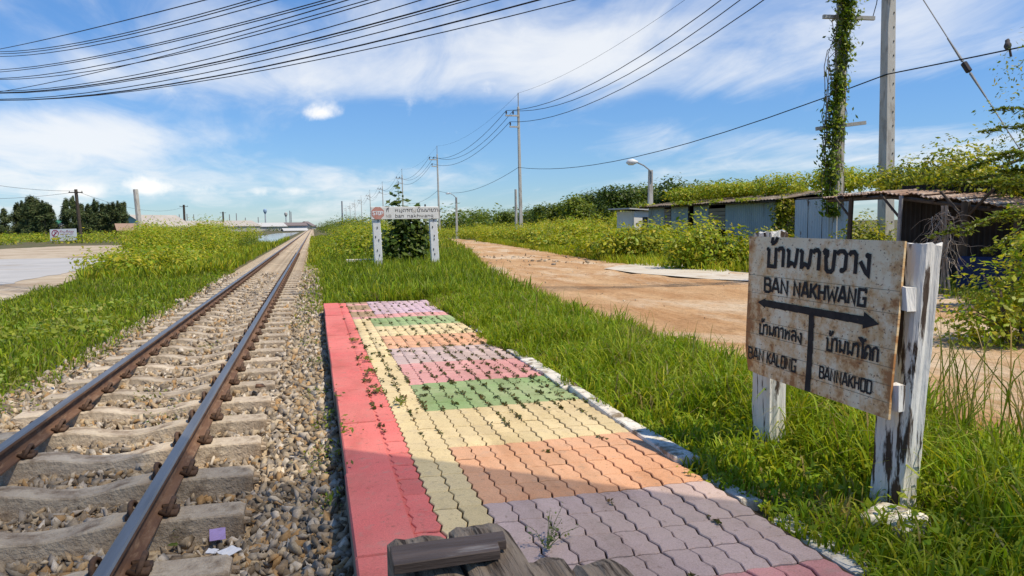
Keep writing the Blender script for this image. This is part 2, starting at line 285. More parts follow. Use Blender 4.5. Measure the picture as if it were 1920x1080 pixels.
class MB:
    def __init__(s): s.v = []; s.f = []; s.mi = []
    def add(s, vs, fs, mi=0):
        o = len(s.v); s.v += [tuple(p) for p in vs]; s.f += [tuple(i+o for i in f) for f in fs]; s.mi += [mi]*len(fs); return s
    def box(s, c, size, rot=None, mi=0, jit=0):
        hx, hy, hz = [k/2 for k in size]; R = rot if rot is not None else Matrix.Identity(3); c = Vector(c)
        vs = [c + R @ Vector((x*hx+random.uniform(-jit, jit), y*hy+random.uniform(-jit, jit), z*hz+random.uniform(-jit, jit))) for x in (-1, 1) for y in (-1, 1) for z in (-1, 1)]
        return s.add(vs, [(0, 1, 3, 2), (4, 6, 7, 5), (0, 4, 5, 1), (2, 3, 7, 6), (0, 2, 6, 4), (1, 5, 7, 3)], mi)
    def hexa(s, b4, t4, mi=0):       # bottom 4, top 4 (ccw from above)
        return s.add(list(b4)+list(t4), [(3, 2, 1, 0), (4, 5, 6, 7), (0, 1, 5, 4), (1, 2, 6, 5), (2, 3, 7, 6), (3, 0, 4, 7)], mi)
    def tube(s, pts, r, n=6, mi=0, cap=True):
        pts = [Vector(p) for p in pts]; rs = r if isinstance(r, (list, tuple)) else [r]*len(pts)
        vs, fs = [], []; ref = None
        for i, p in enumerate(pts):
            t = (pts[min(i+1, len(pts)-1)] - pts[max(i-1, 0)]).normalized()
            if ref is None: ref = t.orthogonal().normalized()
            ref = (ref - t*ref.dot(t)).normalized(); q = t.cross(ref)
            vs += [p + (ref*math.cos(2*math.pi*k/n) + q*math.sin(2*math.pi*k/n))*rs[i] for k in range(n)]
        for i in range(len(pts)-1):
            for k in range(n): fs.append((i*n+k, i*n+(k+1) % n, (i+1)*n+(k+1) % n, (i+1)*n+k))
        if cap: fs += [tuple(reversed(range(n))), tuple(range((len(pts)-1)*n, len(pts)*n))]
        return s.add(vs, fs, mi)
    def prism(s, poly, depth, fn, mi=0):    # poly in (a,b); fn(a,b,c)->xyz ; c from 0..depth
        n = len(poly); vs = [fn(a, b, 0) for a, b in poly] + [fn(a, b, depth) for a, b in poly]
        fs = [tuple(reversed(range(n))), tuple(range(n, 2*n))] + [(k, (k+1) % n, n+(k+1) % n, n+k) for k in range(n)]
        return s.add(vs, fs, mi)
    def mesh(s, name, mats, origin=(0, 0, 0), smooth=False):
        me = bpy.data.meshes.new(name); o = Vector(origin)
        me.from_pydata([tuple(Vector(p)-o) for p in s.v], [], s.f)
        for x in (mats if isinstance(mats, (list, tuple)) else [mats]): me.materials.append(MAT[x])
        me.polygons.foreach_set('material_index', np.array(s.mi, np.int32))
        if smooth: me.polygons.foreach_set('use_smooth', np.ones(len(s.f), bool))
        me.update(); return me
    def build(s, name, mats, parent=None, origin=None, smooth=False):
        o = Vector(origin) if origin is not None else (wloc(parent) if parent is not None else Vector((0, 0, 0)))
        return link(name, s.mesh(name, mats, o, smooth), parent, (0, 0, 0) if parent is not None else o)

def smooth01(t): t = np.clip(t, 0, 1); return t*t*(3-2*t)
def wob(x, y, k=1.0, seed=0):
    return (np.sin(x*1.3*k+seed)+np.sin(y*1.7*k+2.1*seed+1)+np.sin((x+y)*2.3*k+.7*seed)+np.sin((x-1.4*y)*3.1*k+seed*1.3))/4
def gz(x, y):
    x = np.asarray(x, float); y = np.asarray(y, float)
    left = -.56 + .24*smooth01((x+5.2)/2.4)
    s0 = np.where(y < 12.55, .6, -.35); s1 = np.where(y < 12.55, 1.3, .9)
    right = -.36 + (.28)*smooth01((x-s0)/(s1-s0))
    z = np.where(x < -1.4, np.where(x < -2.8, left, np.where(x < -2.4, -.32-.04*(x+2.8)/.4, -.36)), right)
    far = smooth01((y-40)/60.)
    return z + np.where(x > 0, -.25*far, 0) + .03*wob(x, y, .7, 3)*smooth01((np.abs(x)-2.2)/1.0)

def ip(y, pts):
    a = np.array(sorted(pts)); return np.interp(y, a[:, 0], a[:, 1])

# ------------------------------------------------------------------ ground sheets
def axis(lo, hi, step, far_lo, far_hi, k=1.35):
    a = list(np.arange(lo, hi+1e-6, step)); s = step; p = hi
    while p < far_hi: s *= k; p += s; a.append(p)
    s = step; p = lo; pre = []
    while p > far_lo: s *= k; p -= s; pre.append(p)
    return np.array(pre[::-1]+a)
def sheet(xs, ys, zf, name, m, kind='structure', smooth=True):
    GX, GY = np.meshgrid(xs, ys); V = np.stack([GX, GY, zf(GX, GY)], -1).reshape(-1, 3)
    nx = len(xs); i = np.arange((len(ys)-1)*nx).reshape(-1, nx)[:, :-1].ravel()
    o = link(name, npmesh(name, V, [np.stack([i, i+1, i+1+nx, i+nx], 1)], m, smooth=smooth)); return tag(o, kind=kind)
sheet(axis(-12, 16, .35, -3000, 3000), axis(-4, 40, .5, -300, 4500), gz, 'ground', 'soil')

def strip(name, m, yl, xl, xr, zoff, n=28, jag=.12, kind='structure', bumps=.012):
    ys = np.array(yl); L = ip(ys, xl)+jag*wob(ys*0, ys, 2.1, 1)+jag*.6*wob(ys, ys*0, 5, 4); R = ip(ys, xr)+jag*1.6*wob(ys, ys, 1.3, 2)
    t = np.linspace(0, 1, n); GX = L[:, None]+(R-L)[:, None]*t; GY = np.repeat(ys[:, None], n, 1)
    Z = np.maximum(gz(GX, GY), -9)+zoff+bumps*wob(GX, GY, 1.6, 5)*np.sin(np.pi*t)[None]
    V = np.stack([GX, GY, Z], -1).reshape(-1, 3); i = np.arange((len(ys)-1)*n).reshape(-1, n)[:, :-1].ravel()
    return tag(link(name, npmesh(name, V, [np.stack([i, i+1, i+1+n, i+n], 1)], m, smooth=True)), kind=kind)
XL = [(-15, 3.7), (3, 3.45), (6.7, 3.45), (10, 3.5), (18, 4.2), (30, 6.2), (45, 8.7), (60, 10.8), (78, 13.2)]
XR = [(-15, 14.5), (8, 13.2), (12.5, 12.8), (15.8, 10.5), (21.7, 9.6), (29, 10.2), (45, 11.8), (57, 13), (78, 14.8)]
strip('dirt_road', 'dirt', np.arange(-15, 78, .25), XL, XR, .045, n=60, bumps=.03)
def polysheet(name, m, pts, z, kind='structure'):
    pts = [Vector((p[0], p[1], 0)) for p in pts]; out = []
    for i, p in enumerate(pts):
        q = pts[(i+1) % len(pts)]; d = (q-p); nn = Vector((-d.y, d.x, 0)).normalized(); K = max(3, min(14, int(d.length/.6)))
        for k in range(K):
            t = k/K; out.append(p.lerp(q, t)+nn*random.uniform(-1, 1)*min(.25, d.length*.05)*(1 if k else .4))
    bm = bmesh.new(); f = bm.faces.new([bm.verts.new((p.x, p.y, z)) for p in out]); bmesh.ops.triangulate(bm, faces=[f])
    bmesh.ops.recalc_face_normals(bm, faces=bm.faces); me = bpy.data.meshes.new(name); bm.to_mesh(me); bm.free(); me.materials.append(MAT[m])
    return tag(link(name, me), kind=kind)
polysheet('concrete_pad', 'pad', [gp(x, y, -.02) for x, y in [(1132, 503), (1200, 493), (1272, 490), (1305, 498), (1405, 512), (1405, 527), (1310, 522), (1190, 512)]], -.020)
polysheet('dirt_yard', 'pale_dirt', [gp(x, y, -.5) for x, y in [(-420, 760), (0, 566), (150, 524), (265, 490), (240, 470), (232, 459), (120, 461), (0, 467), (-420, 478)]], -.515)
polysheet('paved_road', 'tarmac', [gp(x, y, -.5) for x, y in [(-420, 700), (0, 534), (130, 511), (222, 489), (150, 483), (0, 486), (-420, 496)]], -.505)
polysheet('pond', 'water', [gp(x, y, -.5) for x, y in [(512, 464), (530, 456), (556, 443), (574, 435), (520, 437.5), (480, 443), (470, 452)]], -.50)

# ballast bed (fine stone beyond what can be picked apart)
bx = np.array([-3.15, -2.75, -2.42, -2.2, -1.9, -1.4, -.85, -.5, -.3, -.05, .118])
def bz(x, y):
    fill = smooth01((np.asarray(y, float)-4.5)/3.5)
    crib = -.335+.065*fill
    sh = np.interp(x, [-3.15, -2.75, -2.4, -2.2, -.55, -.35, .12], [0, .5, .9, 0, 0, .05, .95])
    z = np.where(np.asarray(x) < -2.3, np.interp(x, [-3.15, -2.8, -2.4], [-.42, -.29, -.27]), crib+(-.175-crib)*np.where(np.asarray(x) > -.6, sh, 0))
    return z
bys = np.concatenate([np.arange(-4, 16, .4), np.arange(16, 60, 2), [60, 80, 120, 200, 320, 520]])
sheet(bx, bys, lambda x, y: bz(x, y)-.012, 'ballast_bed', 'ballast_far')

# ------------------------------------------------------------------ ballast stones
def stone_proto(seed, npt=8):
    r = np.random.default_rng(seed); bm = bmesh.new()
    for p in r.normal(size=(npt, 3)):
        p = p/np.linalg.norm(p)*r.uniform(.7, 1.25)*np.array([1.1, .8, .55]); bm.verts.new(p)
    bmesh.ops.convex_hull(bm, input=bm.verts); bmesh.ops.triangulate(bm, faces=bm.faces)
    bm.verts.ensure_lookup_table(); bm.verts.index_update()
    used = sorted({v.index for f in bm.faces for v in f.verts}); mp = {u: i for i, u in enumerate(used)}
    V = np.array([bm.verts[u].co[:] for u in used]); F = np.array([[mp[v.index] for v in f.verts] for f in bm.faces]); bm.free(); return V, F
PROTO = [stone_proto(i) for i in range(10)]
def randrot(n):
    q = rng.normal(size=(n, 4)); q /= np.linalg.norm(q, axis=1)[:, None]; a, b, c, d = q.T
    return np.stack([np.stack([1-2*(c*c+d*d), 2*(b*c-a*d), 2*(b*d+a*c)], -1), np.stack([2*(b*c+a*d), 1-2*(b*b+d*d), 2*(c*d-a*b)], -1), np.stack([2*(b*d-a*c), 2*(c*d+a*b), 1-2*(b*b+c*c)], -1)], 1)
SC = np.array([[.42, .31, .19], [.34, .285, .215], [.50, .41, .29], [.25, .19, .13], [.40, .32, .225], [.58, .51, .42], [.32, .275, .225], [.40, .255, .125], [.21, .17, .125], [.37, .30, .22], [.44, .38, .31]])
def stones(name, P, size, label=None, parent=None, mats='stone_mix'):
    Vs, Fs, Cs = [], [], []; off = 0; pk = rng.integers(0, len(PROTO), len(P))
    for k in range(len(PROTO)):
        idx = np.nonzero(pk == k)[0]
        if not len(idx): continue
        v, f = PROTO[k]; R = randrot(len(idx)); R[:, 2, :] *= 1
        q = np.einsum('nij,vj->nvi', R, v)*size[idx][:, None, None]+P[idx][:, None, :]
        Vs.append(q.reshape(-1, 3)); Fs.append((f[None]+(np.arange(len(idx))*len(v))[:, None, None]+off).reshape(-1, 3)); off += len(idx)*len(v)
        c = SC[rng.integers(0, len(SC), len(idx))]*rng.uniform(.8, 1.25, (len(idx), 1)); Cs.append(np.repeat(c, len(v), 0))
    o = link(name, npmesh(name, np.concatenate(Vs), [np.concatenate(Fs)], mats, np.concatenate(Cs)), parent); return tag(o, label, kind='stuff')
RX = (-.845, -1.92); TC = -1.3825; SP = .66; SY0 = 2.71      # rails, track centre, sleeper pitch, first sleeper
def dens(n, x0, x1, y0, y1): return np.stack([rng.uniform(x0, x1, n), rng.uniform(y0, y1, n)], 1)
pt = []; sz = []
for x0, x1 in ((-.42, .11), (-2.36, -.40), (-2.85, -2.34)):
    for y0, y1, d, s in ((1.2, 5, 1500, .027), (5, 9, 950, .029), (9, 15, 380, .034), (15, 26, 130, .042)):
        p = dens(int(d*(x1-x0)*(y1-y0)), x0, x1, y0, y1); pt.append(p); sz.append(rng.uniform(.45, 1.65, len(p))**1.35*s*1.1)
pt = np.concatenate(pt); sz = np.concatenate(sz)
ph = np.abs((pt[:, 1]-SY0+SP/2) % SP-SP/2); onsl = (ph < .105) & (np.abs(pt[:, 0]-TC) < 1.02)
keep = (~onsl) & (np.min(np.abs(pt[:, :1]-np.array(RX)), 1) > .075)
pt, sz = pt[keep], sz[keep]
zz_ = bz(pt[:, 0], pt[:, 1])+rng.uniform(-.015, .022, len(pt))
stones('ballast_stones', np.column_stack([pt, zz_]), sz, 'loose tan and grey crushed stone ballast around the sleepers')

# ------------------------------------------------------------------ railway track
track = thing('railway_track', (TC, 0, -.2), 'single metre gauge railway track on concrete sleepers running to the horizon', 'railway track')
prof = [(.056, 0), (.056, .011), (.014, .028), (.008, .045), (.008, .088), (.029, .099), (.0325, .106), (.0325, .124), (.024, .133)]
prof = [(a, b) for a, b in prof]+[(-a, b) for a, b in reversed(prof)]
ZR = -.199
for cxr in RX:
    mb = MB(); ysr = [-4, 30, 120, 520]; n = len(prof); vs = [(cxr+a, y, ZR+b) for y in ysr for a, b in prof]; fs = []; mis = []
    for i in range(len(ysr)-1):
        for k in range(n):
            fs.append((i*n+k, i*n+(k+1) % n, (i+1)*n+(k+1) % n, (i+1)*n+k)); mis.append(1 if k in (7, 8, 9) else 0)
    mb.v = vs; mb.f = fs+[tuple(range(n)), tuple(range(3*n, 4*n))]; mb.mi = mis+[0, 0]
    mb.build('rail', ['rail_rust', 'rail_steel'], track)
def sleeper_mesh():
    st = [(-.98, -.018, .082, .106), (-.955, -.003, .09, .108), (-.74, 0, .092, .11), (-.35, 0, .09, .11), (-.27, -.012, .084, .106), (-.12, -.043, .078, .102), (0, -.05, .077, .10)]
    st = st+[(-a, b, c, d) for a, b, c, d in reversed(st[:-1])]
    mb = MB(); vs = []; fs = []
    for x, t, tw, bw in st: vs += [(x, -bw, -.21), (x, -tw-.006, t-.009), (x, -tw, t), (x, tw, t), (x, tw+.006, t-.009), (x, bw, -.21)]
    for i in range(len(st)-1):
        for k in range(5): fs.append((i*6+k, (i+1)*6+k, (i+1)*6+k+1, i*6+k+1))
    fs += [(0, 1, 2, 3, 4, 5), tuple(reversed(range((len(st)-1)*6, len(st)*6)))]; mb.add(vs, fs)
    for sx_ in (-1, 1):
        for yy in (-.045, .045): mb.tube([(sx_*.97, yy, -.06), (sx_*1.012, yy, -.062)], [.026, .017], 7)
    return mb.mesh('sleeper', 'sleeper_concrete')
def clip_mesh():
    mb = MB(); P = []
    for k in range(9):
        a = math.pi*k/8; P.append((.012*math.sin(a)+.0, -.046*math.cos(a), .012+.044*math.sin(a)))
    P = [(-.03, -.03, .017)]+P+[(-.03, .028, .017)]
    mb.tube(P, .0095, 6); mb.box((.0, 0, .008), (.055, .075, .018)); mb.tube([(.02, 0, 0), (.012, 0, .03)], .013, 6)
    return mb.mesh('rail_clip', 'clip_iron', smooth=True)
SM, CM = sleeper_mesh(), clip_mesh()
for i in range(-5, 100):
    y = SY0+i*SP+random.uniform(-.02, .02)
    s_ = link('sleeper', SM, track, (0, y, -.001)); s_.rotation_euler.z = random.uniform(-.008, .008)
    if -1 <= i < 60:
        for cxr in RX:
            for sgn in (-1, 1):
                c = link('rail_clip', CM, s_, (cxr-TC+sgn*.082, 0, .006)); c.scale = (1.45, 1.4, 1.3); c.rotation_euler.z = 0 if sgn > 0 else math.pi
v0 = np.array([p.co[:] for p in SM.vertices]); fq = [list(p.vertices) for p in SM.polygons if len(p.vertices) == 4]
ysf = SY0+np.arange(100, 420)*SP; V = (v0[None]+np.stack([ysf*0, ysf, ysf*0], 1)[:, None]).reshape(-1, 3); F = (np.array(fq)[None]+(np.arange(len(ysf))*len(v0))[:, None, None]).reshape(-1, 4)
tag(link('distant_sleepers', npmesh('distant_sleepers', V, [F], 'sleeper_concrete'), track), kind='stuff')

# ------------------------------------------------------------------ platform
PY0, PY1 = -1.2, 12.53
mb = MB(); mb.box((.99, (PY0+PY1)/2, -.21), (1.72, PY1-PY0, .394)); plat = mb.build('station_platform', 'joint_soil', origin=(1.05, 5.6, 0)); tag(plat, kind='structure')
TL, TW, GA, GB = .2224, .1125, .0075, .005
def tile_outline(inset):
    hw, hl = TW/2-.0036-inset, TL/2-.0032-inset; pts = []
    zig = lambda t: GA*(1 if int(round(t*4)) % 2 else -1)
    wv = lambda t: GB*math.sin(2*math.pi*t)
    for k in range(4): t = k/4; pts.append((-hw+2*hw*t, -hl+wv(t)))
    for k in range(4): t = k/4; pts.append((hw+zig(t), -hl+2*hl*t))
    for k in range(4): t = 1-k/4; pts.append((-hw+2*hw*t, hl+wv(t)))
    for k in range(4): t = 1-k/4; pts.append((-hw+zig(t), -hl+2*hl*t))
    # corners carry the zigzag offset of both edges
    pts[0] = (-hw-GA, -hl); pts[4] = (hw-GA, -hl); pts[8] = (hw-GA, hl); pts[12] = (-hw-GA, hl)
    return pts
o1, o2 = tile_outline(0), tile_outline(.0035); NTL = len(o1)
tv = [(a, b, -.012) for a, b in o1]+[(a, b, -.0035) for a, b in o1]+[(a, b, 0) for a, b in o2]
tf = [(i, (i+1) % NTL, NTL+(i+1) % NTL, NTL+i) for i in range(NTL)]+[(NTL+i, NTL+(i+1) % NTL, 2*NTL+(i+1) % NTL, 2*NTL+i) for i in range(NTL)]+[tuple(range(2*NTL, 3*NTL))]
COLS = ['red', 'yellow', 'orange', 'mauve', 'green', 'pink', 'lilac', 'brown']
TM = {}
for c in COLS:
    me = bpy.data.meshes.new('paver'); me.from_pydata(tv, [], tf); me.materials.append(MAT['paint_'+c]); TM[c] = me
def tile_colour(ci, r):
    if ci == 0: return 'red'
    if r >= 36:
        if ci <= 3: return 'brown' if (r % 4) else 'pink'
        return 'lilac' if r > 37 else 'pink'
    if ci <= 2: return 'yellow'
    if r < 0: return 'pink'
    return ['mauve', 'orange', 'yellow', 'green', 'pink', 'mauve', 'orange', 'yellow', 'green'][r//4]
bigV, bigF4, bigFn, bm4, bmn = [], [], [], [], []; off = 0; tile_pos = []
tva = np.array(tv); q4 = np.array(tf[:-1])
for r in range(-15, 46):
    for ci in range(13):
        x = .355+TW*(ci+.5)+.012; y = 2.30+TL*(r+.5); c = tile_colour(ci, r)
        if c in ('pink', 'mauve') and r < 40 and random.random() < .03: pass
        zt = random.uniform(-.0025, .0025)+.003*math.sin(x*5+y*1.3); jx, jy = random.uniform(-.0012, .0012), random.uniform(-.0015, .0015)
        if ci >= 11 and r > 14: zt -= random.uniform(0, .006)
        a = random.uniform(-.008, .008)
        if -1 <= r <= 21:
            o = link('paver', TM[c], plat, Vector((x+jx, y+jy, zt+.001))-plat.location); o.rotation_euler = (random.uniform(-.012, .012), random.uniform(-.012, .012), a); tile_pos.append((x, y, r, ci))
        else:
            bigV.append(tva+np.array([x+jx, y+jy, zt+.001])); bigF4.append(q4+off); bigFn.append(np.arange(2*NTL, 3*NTL)[None]+off); off += len(tva)
            bm4 += [COLS.index(c)]*len(q4); bmn.append(COLS.index(c)); tile_pos.append((x, y, r, ci))
o = link('distant_pavers', npmesh('distant_pavers', np.concatenate(bigV)-np.array(plat.location), [np.concatenate(bigF4), np.concatenate(bigFn)], ['paint_'+c for c in COLS], mi=bm4+bmn), plat); tag(o, kind='stuff')
# red painted edge blocks along the track side
y = PY0
while y < PY1-.1:
    L = 1.0 if y < 11.5 else PY1-y
    dx = random.uniform(-.006, .006); mb = MB(); z = random.uniform(-.004, .006); x0, x1 = .118+dx, .3585
    mb.hexa([(x0+.004, y+.004, -.2), (x1, y+.004, -.2), (x1, y+L-.004, -.2), (x0+.004, y+L-.004, -.2)], [(x0, y+.004, -.008), (x1, y+.004, -.008), (x1, y+L-.004, -.008), (x0, y+L-.004, -.008)])
    mb.hexa([(x0, y+.004, -.008), (x1, y+.004, -.008), (x1, y+L-.004, -.008), (x0, y+L-.004, -.008)], [(x0+.008, y+.008, .002+z), (x1-.004, y+.008, .002+z), (x1-.004, y+L-.008, .002+z), (x0+.008, y+L-.008, .002+z)])
    # side faces stay bare concrete, the top is painted
    mb.mi = [0]*6+[1]*6
    mb.build('edge_block', ['platform_side', 'paint_red'], plat); y += L
mb = MB(); mb.box((.385, (PY0+PY1)/2, -.0105), (.06, PY1-PY0, .013)); mb.build('edge_mortar', 'paint_red', plat)
mb = MB(); mb.box((.235, (PY0+PY1)/2, -.30), (.232, PY1-PY0, .19)); mb.build('edge_footing', 'platform_side', plat)
# white kerb blocks on the grass side, some lost under the grass
for y, L, dx, dz in ((2.2, .55, .05, -.045), (2.95, .42, .03, -.035), (3.45, .93, -.02, .016), (4.39, .92, -.015, .02), (5.32, .72, -.005, .014), (6.05, .6, .01, .004), (6.67, .6, .02, -.008), (11.2, .5, .02, -.01), (7.4, .6, .03, -.03), (8.6, .6, .04, -.03)):
    mb = MB(); x = 1.895+dx; k = []
    bs = [(x-.055+random.uniform(-.015, .02), y), (x+.055+random.uniform(-.02, .02), y+.01), (x+.05+random.uniform(-.02, .02), y+L), (x-.055+random.uniform(-.015, .02), y+L-.01)]
    mb.hexa([(a+random.uniform(-.01, .01), b, -.2) for a, b in bs], [(a+random.uniform(-.022, .022), b+random.uniform(-.03, .03), .010+dz+random.uniform(-.01, .012)) for a, b in bs])
    o = mb.build('kerb_block', 'kerb_white', plat); bv = o.modifiers.new('b', 'BEVEL'); bv.width = .014; bv.segments = 2

# ------------------------------------------------------------------ lettering: painted strokes (thin raised paint)
GL = {  # glyph: (advance, [polylines], [blobs])
 'บ': (.66, [[(.13, .92), (.13, .0), (.54, 0), (.54, 1.0)]], [(.08, .9, .095)]),
 '้': (0, [[(-.40, 1.2), (-.26, 1.22), (-.14, 1.34), (-.06, 1.56)], [(-.34, 1.4), (-.38, 1.2)]], [(-.34, 1.46, .09)]),
 'า': (.46, [[(0, .82), (.08, .96), (.22, .98), (.31, .86), (.31, 0)]], []),
 'น': (.70, [[(.15, .92), (.15, 0)], [(.15, .06), (.3, .26), (.46, .2)], [(.6, 1.02), (.54, .16)]], [(.09, .9, .095), (.5, .1, .095)]),
 'ข': (.66, [[(.05, .86), (.12, .99), (.23, .94), (.23, .74), (.17, .66), (.22, .1), (.3, 0), (.46, 0), (.54, .12), (.58, 1.04)]], [(.11, .85, .085)]),
 'ว': (.58, [[(.02, .84), (.14, .98), (.33, .99), (.45, .84), (.43, .2), (.32, .08)]], [(.28, .1, .115)]),
 'ง': (.56, [[(.42, .95), (.42, .0), (.31, .1), (.04, .58)]], [(.34, .86, .11)]),
 'ก': (.62, [[(.1, 0), (.1, .58), (.02, .7), (.12, .93), (.3, 1.0), (.46, .86), (.48, 0)]], []),
 'ห': (.72, [[(.13, .92), (.13, 0)], [(.13, .3), (.36, .78), (.52, .66), (.52, 0)]], [(.08, .9, .09), (.58, .9, .08)]),
 'ล': (.64, [[(.14, .1), (.06, .42), (.22, .6), (.46, .5)], [(.02, .8), (.18, 1), (.4, .97), (.5, .8), (.5, 0)]], [(.15, .1, .09)]),
 'โ': (.34, [[(.22, .0), (.2, 1.15), (.02, 1.3), (-.1, 1.44), (.06, 1.46), (.3, 1.3), (.42, 1.46)]], [(.22, .06, .09)]),
 'ค': (.64, [[(.1, 0), (.06, .55), (.14, .9), (.3, 1.0), (.47, .88), (.52, .6), (.52, 0)], [(.26, .45), (.1, .02)]], [(.26, .46, .09)]),
 'ท': (.68, [[(.14, .92), (.14, 0)], [(.14, .5), (.34, .95), (.5, .86), (.5, 0)]], [(.08, .9, .09)]),
 'ี': (0, [[(-.52, 1.18), (-.3, 1.36), (-.1, 1.18), (-.52, 1.18)], [(-.1, 1.18), (-.1, 1.5)]], []),
 '่': (0, [[(-.1, 1.5), (-.1, 1.75)]], []),
 'ย': (.64, [[(.52, 1), (.52, 0), (.14, 0), (.08, .3), (.22, .52), (.1, .66)]], [(.12, .86, .09)]),
 'ุ': (0, [[(-.16, -.15), (-.12, -.4)]], [(-.18, -.16, .06)]),
 'ด': (.64, [[(.12, .1), (.06, .55), (.14, .9), (.3, 1.0), (.47, .88), (.52, .6), (.52, 0)], [(.12, .06), (.3, .3)]], [(.28, .36, .09)]),
 'ร': (.46, [[(.02, .8), (.1, .96), (.3, .92), (.36, 1.02)], [(.1, .74), (.32, .7), (.32, .12)]], [(.28, .1, .09)]),
 'ถ': (.62, [[(.14, .1), (.1, .58), (.02, .7), (.12, .93), (.3, 1.0), (.46, .86), (.48, 0)]], [(.15, .08, .08)]),
 'ไ': (.34, [[(.2, 0), (.2, 1.15), (.02, 1.35), (.14, 1.55), (.3, 1.5)]], [(.2, .06, .07)]),
 'ฟ': (.7, [[(.12, .9), (.12, 0), (.32, .55), (.5, 0), (.54, 1.3)]], [(.08, .9, .08)]),
 'A': (.66, [[(.03, 0), (.26, 1), (.34, 1), (.57, 0)], [(.13, .3), (.47, .3)]], []),
 'B': (.64, [[(.08, 0), (.08, 1), (.4, 1), (.5, .88), (.5, .64), (.38, .54), (.08, .54)], [(.38, .54), (.54, .42), (.54, .12), (.42, 0), (.08, 0)]], []),
 'N': (.68, [[(.08, 0), (.08, 1), (.52, 0), (.52, 1)]], []),
 'K': (.64, [[(.08, 0), (.08, 1)], [(.54, 1), (.1, .42)], [(.22, .55), (.56, 0)]], []),
 'H': (.66, [[(.08, 0), (.08, 1)], [(.52, 0), (.52, 1)], [(.08, .5), (.52, .5)]], []),
 'W': (.84, [[(.04, 1), (.2, 0), (.4, .62), (.6, 0), (.76, 1)]], []),
 'G': (.66, [[(.54, .78), (.54, 1), (.08, 1), (.08, 0), (.54, 0), (.54, .46), (.34, .46)]], []),
 'L': (.56, [[(.08, 1), (.08, 0), (.48, 0)]], []),
 'O': (.64, [[(.08, .06), (.08, .94), (.14, 1), (.46, 1), (.52, .94), (.52, .06), (.46, 0), (.14, 0), (.08, .06)]], []),
 'D': (.62, [[(.08, 0), (.08, 1), (.42, 1), (.52, .88), (.52, .12), (.42, 0), (.06, 0)]], []),
 'S': (.6, [[(.5, .84), (.42, 1), (.14, 1), (.06, .84), (.1, .6), (.46, .42), (.5, .16), (.42, 0), (.12, 0), (.04, .16)]], []),
 'T': (.58, [[(.02, 1), (.54, 1)], [(.28, 1), (.28, 0)]], []),
 'P': (.6, [[(.08, 0), (.08, 1), (.42, 1), (.52, .88), (.52, .6), (.42, .48), (.08, .48)]], []),
 'b': (.58, [[(.06, 1.35), (.12, 1.35), (.12, 0), (.38, 0), (.48, .2), (.48, .7), (.38, .9), (.14, .8)]], []),
 'a': (.56, [[(.08, .8), (.2, .95), (.38, .9), (.42, .1), (.5, 0)], [(.42, .5), (.12, .44), (.06, .2), (.14, 0), (.42, .16)]], []),
 'n': (.60, [[(.04, .92), (.12, .92), (.12, 0)], [(.12, .7), (.3, .94), (.46, .82), (.46, 0)]], []),
 'k': (.58, [[(.06, 1.35), (.12, 1.35), (.12, 0)], [(.46, .92), (.14, .42)], [(.2, .5), (.5, 0)]], []),
 'h': (.60, [[(.06, 1.35), (.12, 1.35), (.12, 0)], [(.12, .7), (.3, .94), (.46, .82), (.46, 0)]], []),
 'w': (.76, [[(.04, .92), (.2, 0), (.36, .8), (.52, 0), (.68, .92)]], []),
 'g': (.58, [[(.46, .94), (.14, .94), (.06, .7), (.08, .36), (.2, .26), (.42, .36), (.44, .92), (.44, -.2), (.34, -.4), (.1, -.36)]], []),
 'ม': (.70, [[(.15, .92), (.15, .14)], [(.12, .08), (.56, .05), (.58, 1.0)]], [(.09, .9, .09), (.12, .1, .09)]), 'ิ': (0, [[(-.52, 1.18), (-.3, 1.36), (-.1, 1.18), (-.52, 1.18)]], []), 'ะ': (.4, [[(.05, .75), (.3, .8)], [(.05, .25), (.3, .3)]], [(.1, .68, .07), (.1, .18, .07)]),
 ' ': (.42, [], []), '.': (.3, [], [(.1, .06, .06)]),
}
def ribbon(mb, pts, hw, fn, mi=0):
    pts = [Vector((p[0], p[1], 0)) for p in pts]; L = []; Rr = []
    for i, p in enumerate(pts):
        a = (p-pts[i-1]).normalized() if i else None; b_ = (pts[i+1]-p).normalized() if i < len(pts)-1 else None
        if a is None: a = b_
        if b_ is None: b_ = a
        n1 = Vector((-a.y, a.x, 0)); n2 = Vector((-b_.y, b_.x, 0)); mm = n1+n2
        mm = n1 if mm.length < 1e-4 else mm.normalized(); k = hw/max(.5, mm.dot(n1))
        L.append(p+mm*k); Rr.append(p-mm*k)
    n = len(pts); vs = [fn(q.x, q.y) for q in L]+[fn(q.x, q.y) for q in Rr]
    mb.add(vs, [(i, n+i, n+i+1, i+1) for i in range(n-1)], mi)
def disc(mb, x, y, r, fn, mi=0, n=10):
    mb.add([fn(x+r*math.cos(2*math.pi*k/n), y+r*math.sin(2*math.pi*k/n)) for k in range(n)], [tuple(range(n))], mi)
def text(mb, s, x, y, wid, hei, fn, hw=.075, mi=0, asp=1.0, wob_=0.0):
    """fn(a,b): board metres -> world; text box at (x,y) lower left, wid x hei metres"""
    adv = sum(GL[c][0] for c in s); sx = wid/adv; px = 0
    for c in s:
        a, st, bl = GL[c]; dy = random.uniform(-wob_, wob_)
        for pl in st:
            q = [(x+(px+u)*sx, y+(v+dy)*hei) for u, v in pl]; ribbon(mb, q, hw*hei, fn, mi)
        for u, v, r in bl: disc(mb, x+(px+u)*sx, y+(v+dy)*hei, r*min(sx, hei)*1.15, fn, mi)
        px += a

